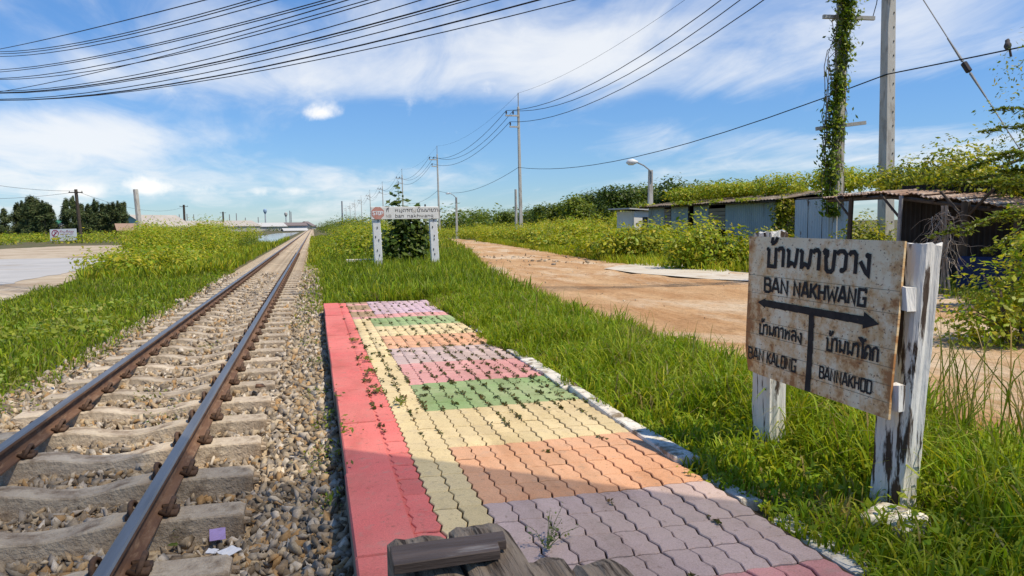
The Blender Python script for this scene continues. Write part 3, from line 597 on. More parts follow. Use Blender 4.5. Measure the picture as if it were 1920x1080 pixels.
# ------------------------------------------------------------------ foliage helpers
def jcol(base, n, var=.25):
    b = np.array(base, float)
    if b.ndim == 1: b = b[None]
    c = 1.12*b[rng.integers(0, len(b), n)]*rng.uniform(1-var, 1+var, (n, 1)); c[:, 0] *= rng.uniform(.85, 1.2, n); return c
G_BRIGHT = [(.255, .335, .014), (.175, .265, .010), (.33, .37, .024), (.21, .305, .013)]
G_MID = [(.145, .195, .016), (.19, .235, .02), (.115, .165, .014)]
G_YEL = [(.39, .385, .022), (.32, .345, .017), (.44, .41, .036), (.25, .29, .015)]
G_DRY = [(.32, .28, .10), (.26, .22, .08)]
G_DARK = [(.06, .095, .014), (.08, .125, .018), (.10, .145, .02)]
def grass(name, P, h, wd, lean, col, label, seed=0):
    n = len(P); P = np.asarray(P, float)
    th = rng.uniform(0, 2*np.pi, n); ph = rng.uniform(0, 2*np.pi, n)
    wv = np.stack([np.cos(th), np.sin(th), th*0], 1)*wd[:, None]; ll = (lean*rng.uniform(.15, 1.35, n))[:, None]; lv = np.stack([np.cos(ph), np.sin(ph), ph*0], 1)*h[:, None]*ll
    up = np.zeros((n, 3)); up[:, 2] = h; dr = np.clip(ll, 0, 1.2)
    m1 = P+up*.42+lv*.13; m2 = P+up*(.78-.10*dr)+lv*.48; tp = P+up*(1-.42*dr)+lv
    V = np.stack([P-wv*.8, P+wv*.8, m1-wv, m1+wv, m2-wv*.7, m2+wv*.7, tp], 1).reshape(-1, 3); k = np.arange(n)*7
    o = link(name, npmesh(name, V, [np.concatenate([np.stack([k, k+1, k+3, k+2], 1), np.stack([k+2, k+3, k+5, k+4], 1)]), np.stack([k+4, k+5, k+6], 1)], 'grass', np.repeat(col, 7, 0)))
    return tag(o, label, kind='stuff')
class Leaves:
    def __init__(s): s.P = []; s.N = []; s.L = []; s.C = []; s.A = []
    def pts(s, P, N, L, cols, droop=.3):
        n = len(P); P = np.asarray(P, float); N = np.asarray(N, float)+rng.normal(size=(n, 3))*.45; N /= np.linalg.norm(N, axis=1)[:, None]
        A = np.cross(N, rng.normal(size=(n, 3))); A[:, 2] -= droop; A -= N*np.sum(A*N, 1)[:, None]; A /= np.linalg.norm(A, axis=1)[:, None]+1e-9
        s.P.append(P); s.N.append(N); s.A.append(A); s.L.append(np.broadcast_to(L, (n,))*rng.uniform(.45, 1.65, n)); s.C.append(jcol(cols, n)); return s
    def blob(s, c, r, n, L, cols, lump=.28, hollow=.45, cut=None):
        d = rng.normal(size=(n, 3)); d /= np.linalg.norm(d, axis=1)[:, None]; sd = rng.uniform(0, 9)
        k = 1+lump*(np.sin(d[:, 0]*4.1+sd)*np.sin(d[:, 1]*3.7+2*sd)+.7*np.sin(d[:, 2]*6.3+sd)*np.sin(d[:, 0]*7.3-sd)+.5*np.sin(d[:, 1]*9.7+sd*3)*np.sin(d[:, 2]*8.9))
        rr = (1-hollow*rng.uniform(0, 1, n)**2)*k; q = d*rr[:, None]*np.array(r)+np.array(c)
        if cut is not None: m_ = q[:, 2] > cut; q, d = q[m_], d[m_]
        nn = d*.7+np.array([.15, -.1, .75]); return s.pts(q, nn, L, cols)
    def mesh(s, name, origin=(0, 0, 0), wr=.48, m='leaf', fold=.18):
        P = np.concatenate(s.P)-np.array(origin); N = np.concatenate(s.N); A = np.concatenate(s.A); L = np.concatenate(s.L)[:, None]; C = np.concatenate(s.C); B = np.cross(N, A)
        V = np.stack([P-A*L*.5, P+B*L*wr*.5-N*L*fold*.4+A*L*.02, P+A*L*.5-N*L*.06, P-B*L*wr*.5-N*L*fold*.4+A*L*.02], 1).reshape(-1, 3); k = np.arange(len(P))*4
        return npmesh(name, V, [np.stack([k, k+1, k+2], 1), np.stack([k, k+2, k+3], 1)], m, np.repeat(C, 4, 0))
    def build(s, name, parent=None, origin=None, **kw):
        o = Vector(origin) if origin is not None else (wloc(parent) if parent is not None else Vector((0, 0, 0)))
        return link(name, s.mesh(name, o, **kw), parent, (0, 0, 0) if parent is not None else o)

# ------------------------------------------------------------------ main station name board
DR, DL = 3.10, 3.98
bTL, bTR, bBR, bBL = at(1405, 443, DL), at(1697, 452, DR+.02), at(1666, 787, DR-.02), at(1397, 693, DL-.02)
nb = ((bTR-bTL).cross(bBL-bTL)).normalized()
if nb.dot(EYE-bTL) < 0: nb = -nb
BW, BH = (bTR-bTL).length, (bTL-bBL).length
def bpt(u, v, d=0.0): return (bBL.lerp(bBR, u)).lerp(bTL.lerp(bTR, u), v)+nb*d
sb = gp(1530, 925, -.08)
sign = thing('station_name_board', (sb.x, sb.y, -.08), 'rusty white station name board with black arrow on two thick peeling white posts', 'sign')
mb = MB(); N1, N2 = 8, 6; vs = []; uvs = []
for j in range(N2+1):
    for i in range(N1+1):
        u, v = i/N1, j/N2; w_ = .004*math.sin(u*7+v*3)*math.sin(v*5+1)
        if u == 0 and v == 0: w_ -= .02
        vs.append(bpt(u, v, w_)); uvs.append((u, v))
fs = [(j*(N1+1)+i, j*(N1+1)+i+1, (j+1)*(N1+1)+i+1, (j+1)*(N1+1)+i) for j in range(N2) for i in range(N1)]
mb.add(vs, fs); panel = mb.build('panel', 'rusty_sign', sign)
uvl = panel.data.uv_layers.new(name='UVMap')
for p in panel.data.polygons:
    for li in p.loop_indices: uvl.data[li].uv = uvs[panel.data.loops[li].vertex_index]
so = panel.modifiers.new('s', 'SOLIDIFY'); so.thickness = .012; so.offset = -1 if nb.dot(panel.data.polygons[0].normal) > 0 else 1
def bfn(d): return lambda a, b: bpt(a/BW, b/BH, d+.004*math.sin(a/BW*7+b/BH*3)*math.sin(b/BH*5+1))
f3 = bfn(.003)
for wd3, u_, v_, wu, hv, hw_, wb_ in (('บ้านนาขวาง', .147, .79, .69, .135, .105, 0), ('BAN', .132, .605, .20, .096, .10, .02), ('NAKHWANG', .36, .605, .465, .096, .10, .02), ('บ้านกาหลง', .11, .297, .33, .072, .10, 0), ('BAN', .027, .10, .14, .078, .08, .02), ('KALONG', .185, .10, .225, .078, .08, .02), ('บ้านนาโคก', .60, .297, .325, .08, .10, 0), ('BANNAKHOD', .565, .11, .335, .072, .085, .02)):
    lt = MB(); text(lt, wd3, u_*BW, v_*BH, wu*BW, hv*BH, f3, hw_, wob_=wb_); lt.build('word', 'black_paint', panel)
ar = MB()
def poly(mbx, pts, fn, mi=0): mbx.add([fn(a*BW, b*BH) for a, b in pts], [tuple(range(len(pts)))], mi)
for k in range(8):
    u0, u1 = .15+.665*k/8, .15+.665*(k+1)/8; poly(ar, [(u0, .497), (u1, .493), (u1, .545), (u0, .543)], f3)
poly(ar, [(.088, .52), (.15, .485), (.15, .497), (.15, .543), (.15, .555)], f3); poly(ar, [(.815, .47), (.905, .513), (.815, .572)], f3)
for k in range(6):
    v0_, v1_ = .497*k/6, .497*(k+1)/6; poly(ar, [(.478, v0_), (.516, v0_), (.512, v1_), (.478, v1_)], f3)
ar.build('arrow', 'black_paint', panel)
f2 = bfn(.0016)
for v, u0, u1 in ((.715, 0, 1), (.585, 0, 1))+tuple((v, a_, b_) for v in (.385, .285, .185, .09) for a_, b_ in ((0, .478), (.516, 1))):
    gl_ = MB(); ribbon(gl_, [(BW*(u0+(u1-u0)*k/8), v*BH) for k in range(9)], .0008, f2); gl_.build('guide_line', 'rail_rust', panel)
def rough_post(name, base, top, ax, wx, wy, parent, seed, m='white_wood', nseg=14, nr=5):
    """timber post: ax = unit vector of the width direction; wx along ax, wy across; uneven weathered faces"""
    r = random.Random(seed); base, top = Vector(base), Vector(top); ax = Vector(ax).normalized(); up = (top-base).normalized(); ay = up.cross(ax).normalized()
    per = []
    for k in range(nr): per.append((-1+2*k/nr, -1))
    for k in range(nr): per.append((1, -1+2*k/nr))
    for k in range(nr): per.append((1-2*k/nr, 1))
    for k in range(nr): per.append((-1, 1-2*k/nr))
    n = len(per); groove = [r.uniform(0, 1) for _ in per]; mb = MB(); vs = []; fs = []
    for i in range(nseg+1):
        t = i/nseg; c = base.lerp(top, t); fl = 1+.22*max(0, .12-t)/.12
        for k, (a, b_) in enumerate(per):
            cut = (.012*groove[k]**3+r.uniform(0, .004)); corner = .94 if abs(a) == 1 and abs(b_) == 1 else 1
            jag = r.uniform(-.018, .006) if i == nseg else 0
            vs.append(c+ax*(a*wx/2*fl*corner-math.copysign(cut, a)*(abs(a) == 1))+ay*(b_*wy/2*fl*corner-math.copysign(cut, b_)*(abs(b_) == 1))+up*jag)
    for i in range(nseg):
        for k in range(n): fs.append((i*n+k, i*n+(k+1) % n, (i+1)*n+(k+1) % n, (i+1)*n+k))
    fs += [tuple(reversed(range(n))), tuple(range(nseg*n, (nseg+1)*n))]; mb.add(vs, fs)
    return mb.build(name, m, parent)
bd = (bTR-bTL); bd.z = 0; bd.normalize()                   # along the board, towards the camera
nbh = Vector((nb.x, nb.y, 0)).normalized()
pr_b = gp(1652, 985, -.10)-nbh*.06; pr_t = at(1722, 455, DR+.08)
rough_post('post', (pr_b.x, pr_b.y, -.16), pr_t, bd, .16, .16, sign, 5)
pl_b = gp(1428, 868, -.10)-nbh*.05; pl_t = at(1446, 433, DL+.06)
rough_post('post', (pl_b.x, pl_b.y, -.16), pl_t, bd, .15, .13, sign, 8)
mb = MB(); c = bpt(1.0, .45)-nb*.05+bd*.012; R3 = Matrix((bd, nbh, Vector((0, 0, 1)))).transposed()
mb.box(bpt(1.0, .68)-nb*.045-bd*.005, (.05, .06, .10), R3, jit=.006); mb.build('batten', 'white_wood', sign)
mb = MB(); mb.box(bpt(1.0, .12)-nb*.045-bd*.008, (.05, .05, .11), R3, jit=.006); mb.build('batten', 'white_wood', sign)
mb = MB(); mb.box(bpt(1.0, .02)-nb*.04+Vector((0, 0, -.475)), (.26, .22, .10), R3, jit=.035)
o = mb.build('footing', 'kerb_white', sign); bv = o.modifiers.new('b', 'BEVEL'); bv.width = .03; bv.segments = 2

# ------------------------------------------------------------------ far STOP board
s1, s2 = gp(712, 512, -.12), gp(825, 511, -.12); yb = 22.3
st = thing('halt_sign_board', ((s1.x+s2.x)/2, yb, -.12), 'long white board with a red octagon on two white concrete posts in grass', 'sign')
for s_, lean in ((s1, -.045), (s2, -.06)):
    mb = MB(); x = s_.x; mb.hexa([(x-.12, yb-.09, -.14), (x+.12, yb-.09, -.14), (x+.12, yb+.09, -.14), (x-.12, yb+.09, -.14)], [(x-.115+lean, yb-.085, 1.5), (x+.115+lean, yb-.085, 1.5), (x+.115+lean, yb+.085, 1.5), (x-.115+lean, yb+.085, 1.5)])
    p = mb.build('post', 'white_paint', st); bv = p.modifiers.new('b', 'BEVEL'); bv.width = .012
    nm_ = MB()
    for zt in (1.42, 1.22, .95, .85, .55, .4): nm_.box((x+lean*zt/1.5+random.uniform(-.05, .05), yb-.093, zt), (.022, .014, .06))
    nm_.build('bolt', 'faded_black', p)
    for zz2 in (1.05, .82): 
        q = MB(); q.box((x+lean*.6, yb, zz2), (.29, .05, .03)); q.build('rod', 'white_paint', p)
x0, x1 = s1.x-.20, s2.x+.10; zb0, zb1 = 1.46, 1.83
mb = MB(); mb.box(((x0+x1)/2, yb-.105, (zb0+zb1)/2), (x1-x0, .035, zb1-zb0)); pan = mb.build('panel', 'board_white', st); bv = pan.modifiers.new('b', 'BEVEL'); bv.width = .01
sf = lambda d: (lambda a, b: (x0+a, yb-.1225-d, zb0+b))
mb = MB(); ro = .195; mb.add([sf(.003)(.20+ro*math.cos(math.pi/8+k*math.pi/4), .185+ro*math.sin(math.pi/8+k*math.pi/4)) for k in range(8)], [tuple(range(8))]); oc = mb.build('octagon', 'stop_red', pan)
mb = MB(); text(mb, 'STOP', .05, .135, .31, .10, sf(.006), .12); mb.build('lettering', 'sign_white', oc)
for wd3, a0_, b0_, wu, hv, hw_, m_ in (('ที่', .44, .215, .10, .085, .08, 'faded_black'), ('หยุดรถ', .70, .215, .52, .085, .085, 'faded_black'), ('บ้านนาขวาง', 1.36, .215, .72, .09, .09, 'faded_black'), ('ban', .70, .05, .28, .072, .09, 'faded_black'), ('nakhwang', 1.06, .05, .80, .072, .09, 'faded_black'), ('ไฟ', 1.2, .19, .15, .08, .08, 'ghost_paint'), ('NB', .44, .05, .16, .085, .07, 'ghost_paint'), ('L', 2.10, .2, .07, .09, .08, 'ghost_paint')):
    mb = MB(); text(mb, wd3, a0_, b0_, wu, hv, sf(.003), hw_); mb.build('word', m_, pan)
# bush and low bench behind it
bs_ = thing('leafy_bush', (2.75, 23.6, -.1), 'dark big-leaved bush filling the frame of the white halt board', 'bush')
lv = Leaves(); 
for c, r, n_ in (((2.85, 23.7, .65), (.75, .6, .8), 900), ((2.35, 23.6, .45), (.5, .5, .6), 420), ((3.25, 23.8, .8), (.5, .5, .75), 420), ((2.9, 23.6, 1.35), (.6, .45, .35), 300)): lv.blob(c, r, n_, .17, G_DARK+[(.10, .16, .03)], hollow=.6, cut=-.1)
for (x, z0, z1, n_) in ((2.62, 1.6, 2.55, 60), (2.4, 1.5, 2.05, 28), (3.2, 1.5, 2.0, 26), (2.75, 1.6, 2.2, 26)):
    zt = rng.uniform(z0, z1, n_); q = np.stack([x+rng.normal(size=n_)*.10*(1.6-(zt-z0)/(z1-z0)), 23.6+rng.normal(size=n_)*.1, zt], 1); lv.pts(q, np.tile([0, -.3, .9], (n_, 1)), .17, G_DARK+[(.14, .2, .04)])
lv.build('foliage', bs_, wr=.62)
mb = MB()
for x, z1 in ((2.62, 2.5), (2.4, 2.0), (3.2, 1.95), (2.75, 2.1), (2.9, 1.4)): mb.tube([(2.8, 23.65, -.1), ((x+2.8)/2, 23.62, .6), (x, 23.6, z1)], [.03, .02, .006], 5)
mb.build('stem', 'stem_green', bs_)
lb = thing('concrete_bench', (2.1, 24.4, -.1), 'low pale concrete slab bench in grass behind the white halt board', 'bench')
mb = MB(); mb.box((2.1, 24.4, .16), (2.2, .4, .08)); mb.build('seat', 'kerb_white', lb)
for x in (1.3, 2.9): mb = MB(); mb.box((x, 24.4, 0), (.12, .34, .24)); mb.build('leg', 'kerb_white', lb)

# ------------------------------------------------------------------ bench of old sleepers in the foreground
bz0 = .45
ben = thing('sleeper_bench', (.45, 1.3, 0), 'weathered dark bench of old timber sleepers at the bottom edge of the picture', 'bench')
ends = [((722, 1004), (838, 994), .0), ((838, 982), (944, 974), .012), ((950, 1047), (1058, 1036), -.004), ((1062, 1052), (1156, 1038), .016)]
for i, (a, b_, dz) in enumerate(ends):
    A, B_ = gp(*a, bz0+dz), gp(*b_, bz0+dz); y1 = max(A.y, B_.y); y0 = .55; n1 = 22; na = 7; mb = MB(); vs = []; fs = []; r = random.Random(40+i); prf = [r.uniform(-.006, .004) for _ in range(na+1)]
    for j in range(n1+1):
        t = j/n1; yy = y0+(y1-y0)*t
        top = []
        for k in range(na+1):
            s_ = k/na; x = A.x+(B_.x-A.x)*s_+.004; zc = bz0+dz+prf[k]*(1 if 0 < k < na else 2.2)+r.uniform(-.0022, .0022)-(.012 if k in (0, na) else 0)-(.010 if j == n1 else 0)
            top.append((x, yy+(r.uniform(-.012, .006) if j == n1 else 0)+(A.y-y1+(B_.y-A.y)*s_ if j == n1 else 0), zc))
        vs += [(A.x+.004, top[0][1], bz0-.115)]+top+[(B_.x-.002, top[-1][1], bz0-.115)]
    n_ = na+3
    for j in range(n1):
        for k in range(n_): fs.append((j*n_+k, j*n_+(k+1) % n_, (j+1)*n_+(k+1) % n_, (j+1)*n_+k))
    fs += [tuple(range(n_)), tuple(reversed(range(n1*n_, (n1+1)*n_)))]; mb.add(vs, fs); mb.build('beam', 'old_wood', ben)
for yy in (.75, 1.55):
    mb = MB(); mb.box((.45, yy, bz0-.165), (.72, .12, .098)); mb.build('cross_beam', 'old_wood', ben)
    for xx in (.18, .72): mb = MB(); mb.box((xx, yy, .118), (.12, .12, .232)); mb.build('leg', 'old_wood', ben)
pz = bz0+.020; TH = .024
F1, F2, K1, K2 = gp(738, 1060, pz+TH), gp(938, 1031, pz+TH), gp(731, 1024, pz+TH), gp(928, 997, pz+TH)
mb = MB(); mid = F2.lerp(K2, .45); ext = (K2-K1).normalized()*.022; e1, e2 = mid+ext, K2+ext; dn_ = Vector((0, 0, -TH))
pb = [F1, F2, mid, e1, e2, K2, K1]; n_ = len(pb)
mb.add([p+dn_ for p in pb]+pb, [tuple(reversed(range(n_))), tuple(range(n_, 2*n_))]+[(k, (k+1) % n_, n_+(k+1) % n_, n_+k) for k in range(n_)])
o = mb.build('loose_plank', 'plank_wood', origin=F1.lerp(K2, .5)); tag(o, 'short dark varnished plank lying crosswise on the timber bench', 'plank'); bv = o.modifiers.new('b', 'BEVEL'); bv.width = .0018

# litter and odd stones
def scrap(name, px, z, w_, d_, m, label, cat, yaw=0.3, th=.003, tilt=.1):
    p = gp(*px, z); R = Matrix.Rotation(yaw, 3, 'Z') @ Matrix.Rotation(tilt, 3, 'X'); mb = MB(); n_ = 4; vs = []; fs = []
    for j in range(n_+1):
        for i in range(n_+1):
            q = R @ Vector(((i/n_-.5)*w_, (j/n_-.5)*d_, random.uniform(0, .006))); vs.append(p+q+Vector((0, 0, .006)))
    fs = [(j*(n_+1)+i, j*(n_+1)+i+1, (j+1)*(n_+1)+i+1, (j+1)*(n_+1)+i) for j in range(n_) for i in range(n_)]; mb.add(vs, fs)
    o = mb.build(name, m, origin=p); so = o.modifiers.new('s', 'SOLIDIFY'); so.thickness = th; return tag(o, label, cat)
scrap('plastic_packet', (408, 1004), -.27, .075, .06, 'paper_purple', 'small purple plastic packet on the ballast beside a sleeper end', 'litter', .1, tilt=.9)
scrap('paper_scrap', (430, 1036), -.27, .09, .07, 'paper_white', 'crumpled white paper scrap on the ballast near the rail', 'litter', .8)
scrap('paper_scrap', (398, 1036), -.275, .05, .04, 'paper_white', 'tiny white paper scrap beside the larger crumpled one', 'litter', -.3)
for px, z, s_, lab in (((588, 938), -.235, .055, 'flat pale stone slab on the ballast near the platform'), ((185, 727), -.25, .055, 'pale stone in the grass left of the track')):
    p = gp(*px, z); v, f = PROTO[3]; me = npmesh('pale_stone', v*np.array([1.2, .85, .38])*s_, [f], 'stone_pale'); tag(link('pale_stone', me, None, p+Vector((0, 0, .01))), lab, 'stone')
p = gp(487, 728, -.19); v, f = PROTO[5]; tag(link('rusty_stone', npmesh('rusty_stone', v*.055, [f], 'rail_rust'), None, p+Vector((0, 0, .03))), 'dark rusty brown lump sitting on a sleeper end', 'stone')

# ------------------------------------------------------------------ power line along the road
def gzs(x, y): return float(gz(x, y))
PX = 16.8; PYS = [59.7+41.4*k for k in range(9)]
def line_pole(x, y, label, lean=-.012, H=10.9):
    z0 = gzs(x, y)-.1; t = thing('power_pole', (x, y, z0), label, 'utility pole', 'concrete power poles in a row beside the dirt road')
    L = lambda z: x+lean*(z-z0)
    mb = MB(); n4 = [(-1, -1), (1, -1), (1, 1), (-1, 1)]
    mb.hexa([(x+a*.15, y+b*.13, z0) for a, b in n4], [(L(H)+a*.085, y+b*.08, H) for a, b in n4]); p = mb.build('shaft', 'concrete_pole', t); bv = p.modifiers.new('b', 'BEVEL'); bv.width = .025
    mb = MB(); mb.box((L(11.2), y-.02, 11.15), (.07, .05, 1.75)); mb.build('top_rod', 'grey_steel', t)
    for z, ln, ins in ((10.15, 1.15, (-1.08, -.5)), (9.25, .82, (-.76,))):
        mb = MB(); mb.box((L(z)-ln/2, y-.16, z), (ln, .1, .12)); a = mb.build('crossarm', 'concrete_pole', t)
        for dx in ins:
            q = MB(); q.tube([(L(z)+dx, y-.16, z+.06), (L(z)+dx, y-.16, z+.16), (L(z)+dx, y-.16, z+.18), (L(z)+dx, y-.16, z+.36)], [.03, .035, .08, .055], 7); q.build('insulator', 'insulator', a)
    return t
near_lab = 'tall bare concrete power pole rising behind the rusty canopy shed'
labs = ['tall concrete power pole beyond the left end of the grey shed', 'second concrete power pole right behind the right post of the halt board', 'third concrete power pole above the bush at the halt board', 'fourth concrete power pole counting away from the camera', 'fifth concrete power pole just left of the halt board', 'sixth concrete power pole counting away, slim above the scrub', 'seventh concrete power pole counting away from the camera', 'eighth concrete power pole, small above the far trees', 'ninth and farthest concrete power pole in the row']
for y, l in zip(PYS, labs): line_pole(PX, y, l)
# the near one: taller in view, square tapered shaft
NP = (16.45, 18.4)
t = thing('power_pole', (NP[0], NP[1], gzs(*NP)-.1), near_lab, 'utility pole', 'concrete power poles in a row beside the dirt road')
mb = MB(); zt = 11.6; lean = -.022; n4 = [(-1, -1), (1, -1), (1, 1), (-1, 1)]
mb.hexa([(NP[0]+a*.19, NP[1]+b*.17, -.3) for a, b in n4], [(NP[0]+lean*zt+a*.135, NP[1]+b*.12, zt) for a, b in n4]); p = mb.build('shaft', 'concrete_pole', t); bv = p.modifiers.new('b', 'BEVEL'); bv.width = .03
mb = MB()
for k in range(26): mb.box((NP[0]+lean*(1+k*.4)+.06, NP[1]-.165+.0043*k*.4, 1.2+k*.4), (.022, .03, .05))
mb.build('step_holes', 'faded_black', t)
for z, ln, ins in ((10.35, 1.3, (-1.2, -.6)), (9.45, .9, (-.85,))):
    mb = MB(); mb.box((NP[0]-.2-ln/2, NP[1]-.2, z), (ln, .1, .12)); a = mb.build('crossarm', 'concrete_pole', t)
    for dx in ins: q = MB(); q.tube([(NP[0]-.2+dx, NP[1]-.2, z+.06), (NP[0]-.2+dx, NP[1]-.2, z+.36)], [.08, .055], 7); q.build('insulator', 'insulator', a)
line_pole(PX, -23.0, 'concrete power pole standing behind the camera')
def span(mb, a, b_, sag, r, n=14, nn=5):
    a, b_ = Vector(a), Vector(b_); mb.tube([a.lerp(b_, k/n)-Vector((0, 0, sag*4*(k/n)*(1-k/n))) for k in range(n+1)], r, nn, cap=False)
poles_all = [(PX, -23.0, 0)]+[(NP[0]-.2, NP[1], .2)]+[(PX-.12, y, 0) for y in PYS[:8]]
for nm, dx, z, sag, r, lab in (('power_line', -1.08, 10.55, 1.5, .020, 'upper outer power wire strung along the row of concrete poles'), ('power_line', -.5, 10.55, 1.7, .020, 'upper inner power wire strung along the row of concrete poles'), ('power_line', -.78, 9.65, 1.5, .020, 'lowest of the three power wires strung along the concrete poles'), ('earth_wire', 0, 12.0, 1.0, .008, 'thin earth wire strung along the pole tops'), ('telephone_cable', -.10, 5.95, 1.0, .018, 'lone dark telephone cable slung low along the concrete poles')):
    mb = MB()
    for (xa, ya, da), (xb, yb_, db) in zip(poles_all[:-1], poles_all[1:]):
        if nm == 'telephone_cable' and ya > 150: break
        za, zb_ = (z, z) if nm != 'telephone_cable' else (5.45 if ya < 30 and ya > 0 else (5.6 if ya < 0 else z), 5.45 if 0 < yb_ < 30 else z)
        span(mb, (xa+dx, ya-.16, za), (xb+dx, yb_-.16, zb_), sag*(.55 if ya < 0 else 1), r)
    o = mb.build(nm, 'cable_black', origin=(PX, 30, z)); tag(o, lab, 'cable', 'wires along the concrete poles')
# guy wire with insulator
g0 = Vector((NP[0]-.2, NP[1]-.05, 9.0)); g1 = at(1812, 126, 20.3); g2 = at(1990, 400, 19.0); g2 = g1+(g1-g0)*((g1.z+.1)/(g0.z-g1.z)) if False else g2
gy = thing('guy_wire', (g2.x, g2.y, gzs(g2.x, g2.y)), 'slanting steel guy wire with a dark insulator in front of the blue sky', 'guy wire')
gend = g1+(g2-g1)*2.2; gend = g1+(g2-g1)*((g1.z-gzs(g2.x, g2.y))/(g1.z-g2.z))
mb = MB(); mb.tube([g0, g1, gend], .016, 5); mb.build('wire', 'grey_steel', gy)
dg = (g2-g1).normalized(); mb = MB(); mb.tube([g1-dg*.16, g1-dg*.14, g1+dg*.14, g1+dg*.16], [.05, .085, .085, .05], 8); mb.build('insulator', 'insulator', gy)
for s_ in (-1, 1): mb = MB(); mb.tube([g1+dg*.2*s_, g1+dg*1.0*s_], [.04, .022], 6); mb.build('wire_grip', 'grey_steel', gy)
# perched bird on the low cable
tA, tB = Vector((NP[0]-.3, NP[1]-.16, 5.45)), Vector((PX-.1, -23.16, 5.6))
best = None
for k in range(400):
    q = tA.lerp(tB, k/400)-Vector((0, 0, .55*4*(k/400)*(1-k/400))); d_ = q-EYE; zc = d_.dot(_f)
    if zc > 1:
        xx = 960+FPX*d_.dot(RT)/zc
        if best is None or abs(xx-1893) < best[0]: best = (abs(xx-1893), q.copy())
bp = best[1]+Vector((0, 0, .02))
bird = thing('bird', bp, 'small dark bird perched on the low cable at upper right', 'bird')
mb = MB(); ax3 = Vector((.25, .3, .9)).normalized()
mb.tube([bp+ax3*(-.03), bp+ax3*.02, bp+ax3*.09, bp+ax3*.15, bp+ax3*.19, bp+ax3*.235, bp+ax3*.26+Vector((.02, 0, 0)), bp+ax3*.25+Vector((.06, .02, 0))], [.02, .06, .085, .065, .05, .055, .035, .004], 10); mb.build('body', 'bird_grey', bird, smooth=True)
mb = MB(); q = bp+ax3*.02+Vector((.02, 0, 0)); mb.hexa([q+Vector((.02, -.02, 0)), q+Vector((.05, -.02, 0)), q+Vector((.05, .02, 0)), q+Vector((.02, .02, 0))][::1], [q+Vector((.08, -.03, -.19)), q+Vector((.10, -.03, -.19)), q+Vector((.10, .03, -.19)), q+Vector((.08, .03, -.19))]); mb.build('tail', 'bird_grey', bird)

# cables slung over the track
CB = [(92, 385, 70, 26), (97, 470, 96, 26.4), (101, 488, 100, 26.2), (106, 520, 105, 27), (131, 610, 120, 25.5), (135, 628, 122, 26), (147, 652, 141, 25.2), (149, 712, 150, 26), (171, 790, 170, 26.2), (174, 862, 172, 25.4), (175, 880, 176, 25.8), (186, 935, 185, 25), (188, 1010, 192, 25.2), (188, 1078, 193, 26.3), (172, 690, 140, 27.5)]
LP = at(-760, 118, 31.5); RPx = at(2250, -430, 15)
for i, (y0, xt, cy, dep) in enumerate(CB):
    P0, P2 = (0, y0), (xt, 0); P1 = (xt*.30, cy); pts = []
    for k in range(13):
        t = k/12; x = (1-t)**2*P0[0]+2*t*(1-t)*P1[0]+t*t*P2[0]; yv = (1-t)**2*P0[1]+2*t*(1-t)*P1[1]+t*t*P2[1]
        dd = 1/((1-t)/dep+t/(dep*.56)); pts.append(at(x, yv, dd))
    e1_ = LP+Vector((0, 0, (130-y0)*.018)); pre = [e1_.lerp(pts[0], k/4)-Vector((0, 0, .25*4*(k/4)*(1-k/4))) for k in range(4)]
    dirv = (pts[-1]-pts[-2]).normalized(); e2_ = RPx+Vector((0, 0, (700-xt)*.0016)); post_ = []
    L_ = (e2_-pts[-1]).length
    for k in range(1, 7):
        t = k/6; a = pts[-1]; c_ = pts[-1]+dirv*L_*.45; post_.append(a*(1-t)**2+c_*2*t*(1-t)+e2_*t*t)
    mb = MB(); mb.tube(pre+pts+post_, (.0115 if i not in (9, 12) else .017), 5, cap=False)
    o = mb.build('overhead_cable', 'cable_black', origin=pts[6]); tag(o, {0: 'topmost black overhead cable of the bundle at upper left', 13: 'lowest black overhead cable of the bundle at upper left'}.get(i, 'black overhead cable in the middle of the bundle slung across the sky at upper left'), 'cable', 'cables slung over the track')
for (p, lab) in ((LP, 'plain concrete pole left of the view carrying the cable bundle'), (RPx, 'plain concrete pole right of the view carrying the cable bundle')):
    z0 = gzs(p.x, p.y)-.1; t = thing('cable_pole', (p.x, p.y, z0), lab, 'utility pole'); mb = MB(); mb.tube([(p.x, p.y, z0), (p.x, p.y, p.z+1.3)], [.17, .12], 8); mb.build('shaft', 'concrete_pole', t)
    mb = MB(); mb.box((p.x, p.y, p.z+.4), (.14, .14, 1.6)); mb.build('bracket', 'grey_steel', t)

# vine-covered pole with two crossarms
VP = at(1567, 360, 23.5); vx, vy = VP.x, VP.y; zt = 9.2
t = thing('telegraph_pole', (vx, vy, gzs(vx, vy)-.1), 'old concrete telegraph pole with two crossarms, overgrown by a hanging vine', 'utility pole')
mb = MB(); mb.hexa([(vx+a*.16, vy+b*.14, -.3) for a, b in n4], [(vx+.10+a*.12, vy+b*.11, zt) for a, b in n4]); mb.build('shaft', 'concrete_pole', t)
rt2 = Vector((math.cos(YAW), -math.sin(YAW), 0))
for za, half, tl, off in ((7.52, .80, .045, .10), (4.22, .78, -.11, -.06)):
    c = Vector((vx+.06, vy, za))+rt2*off+Vector((0, -.17, 0)); R3 = Matrix.Rotation(-YAW, 3, 'Z') @ Matrix.Rotation(tl, 3, 'Y'); mb = MB(); mb.box(c, (half*2, .1, .11), R3); mb.build('crossarm', 'concrete_pole', t)
mb = MB(); c = Vector((vx+.06, vy-.17, 7.55))+rt2*.85; mb.tube([c, c+Vector((.12, 0, .4)), c+Vector((.2, 0, 1.0)), c+Vector((.2, 0, 2.0))], .014, 5); mb.build('drop_wire', 'cable_black', t)
vn = thing('climbing_vine', (vx, vy-.2, gzs(vx, vy)), 'green creeper hanging down the left side of the old telegraph pole', 'vine')
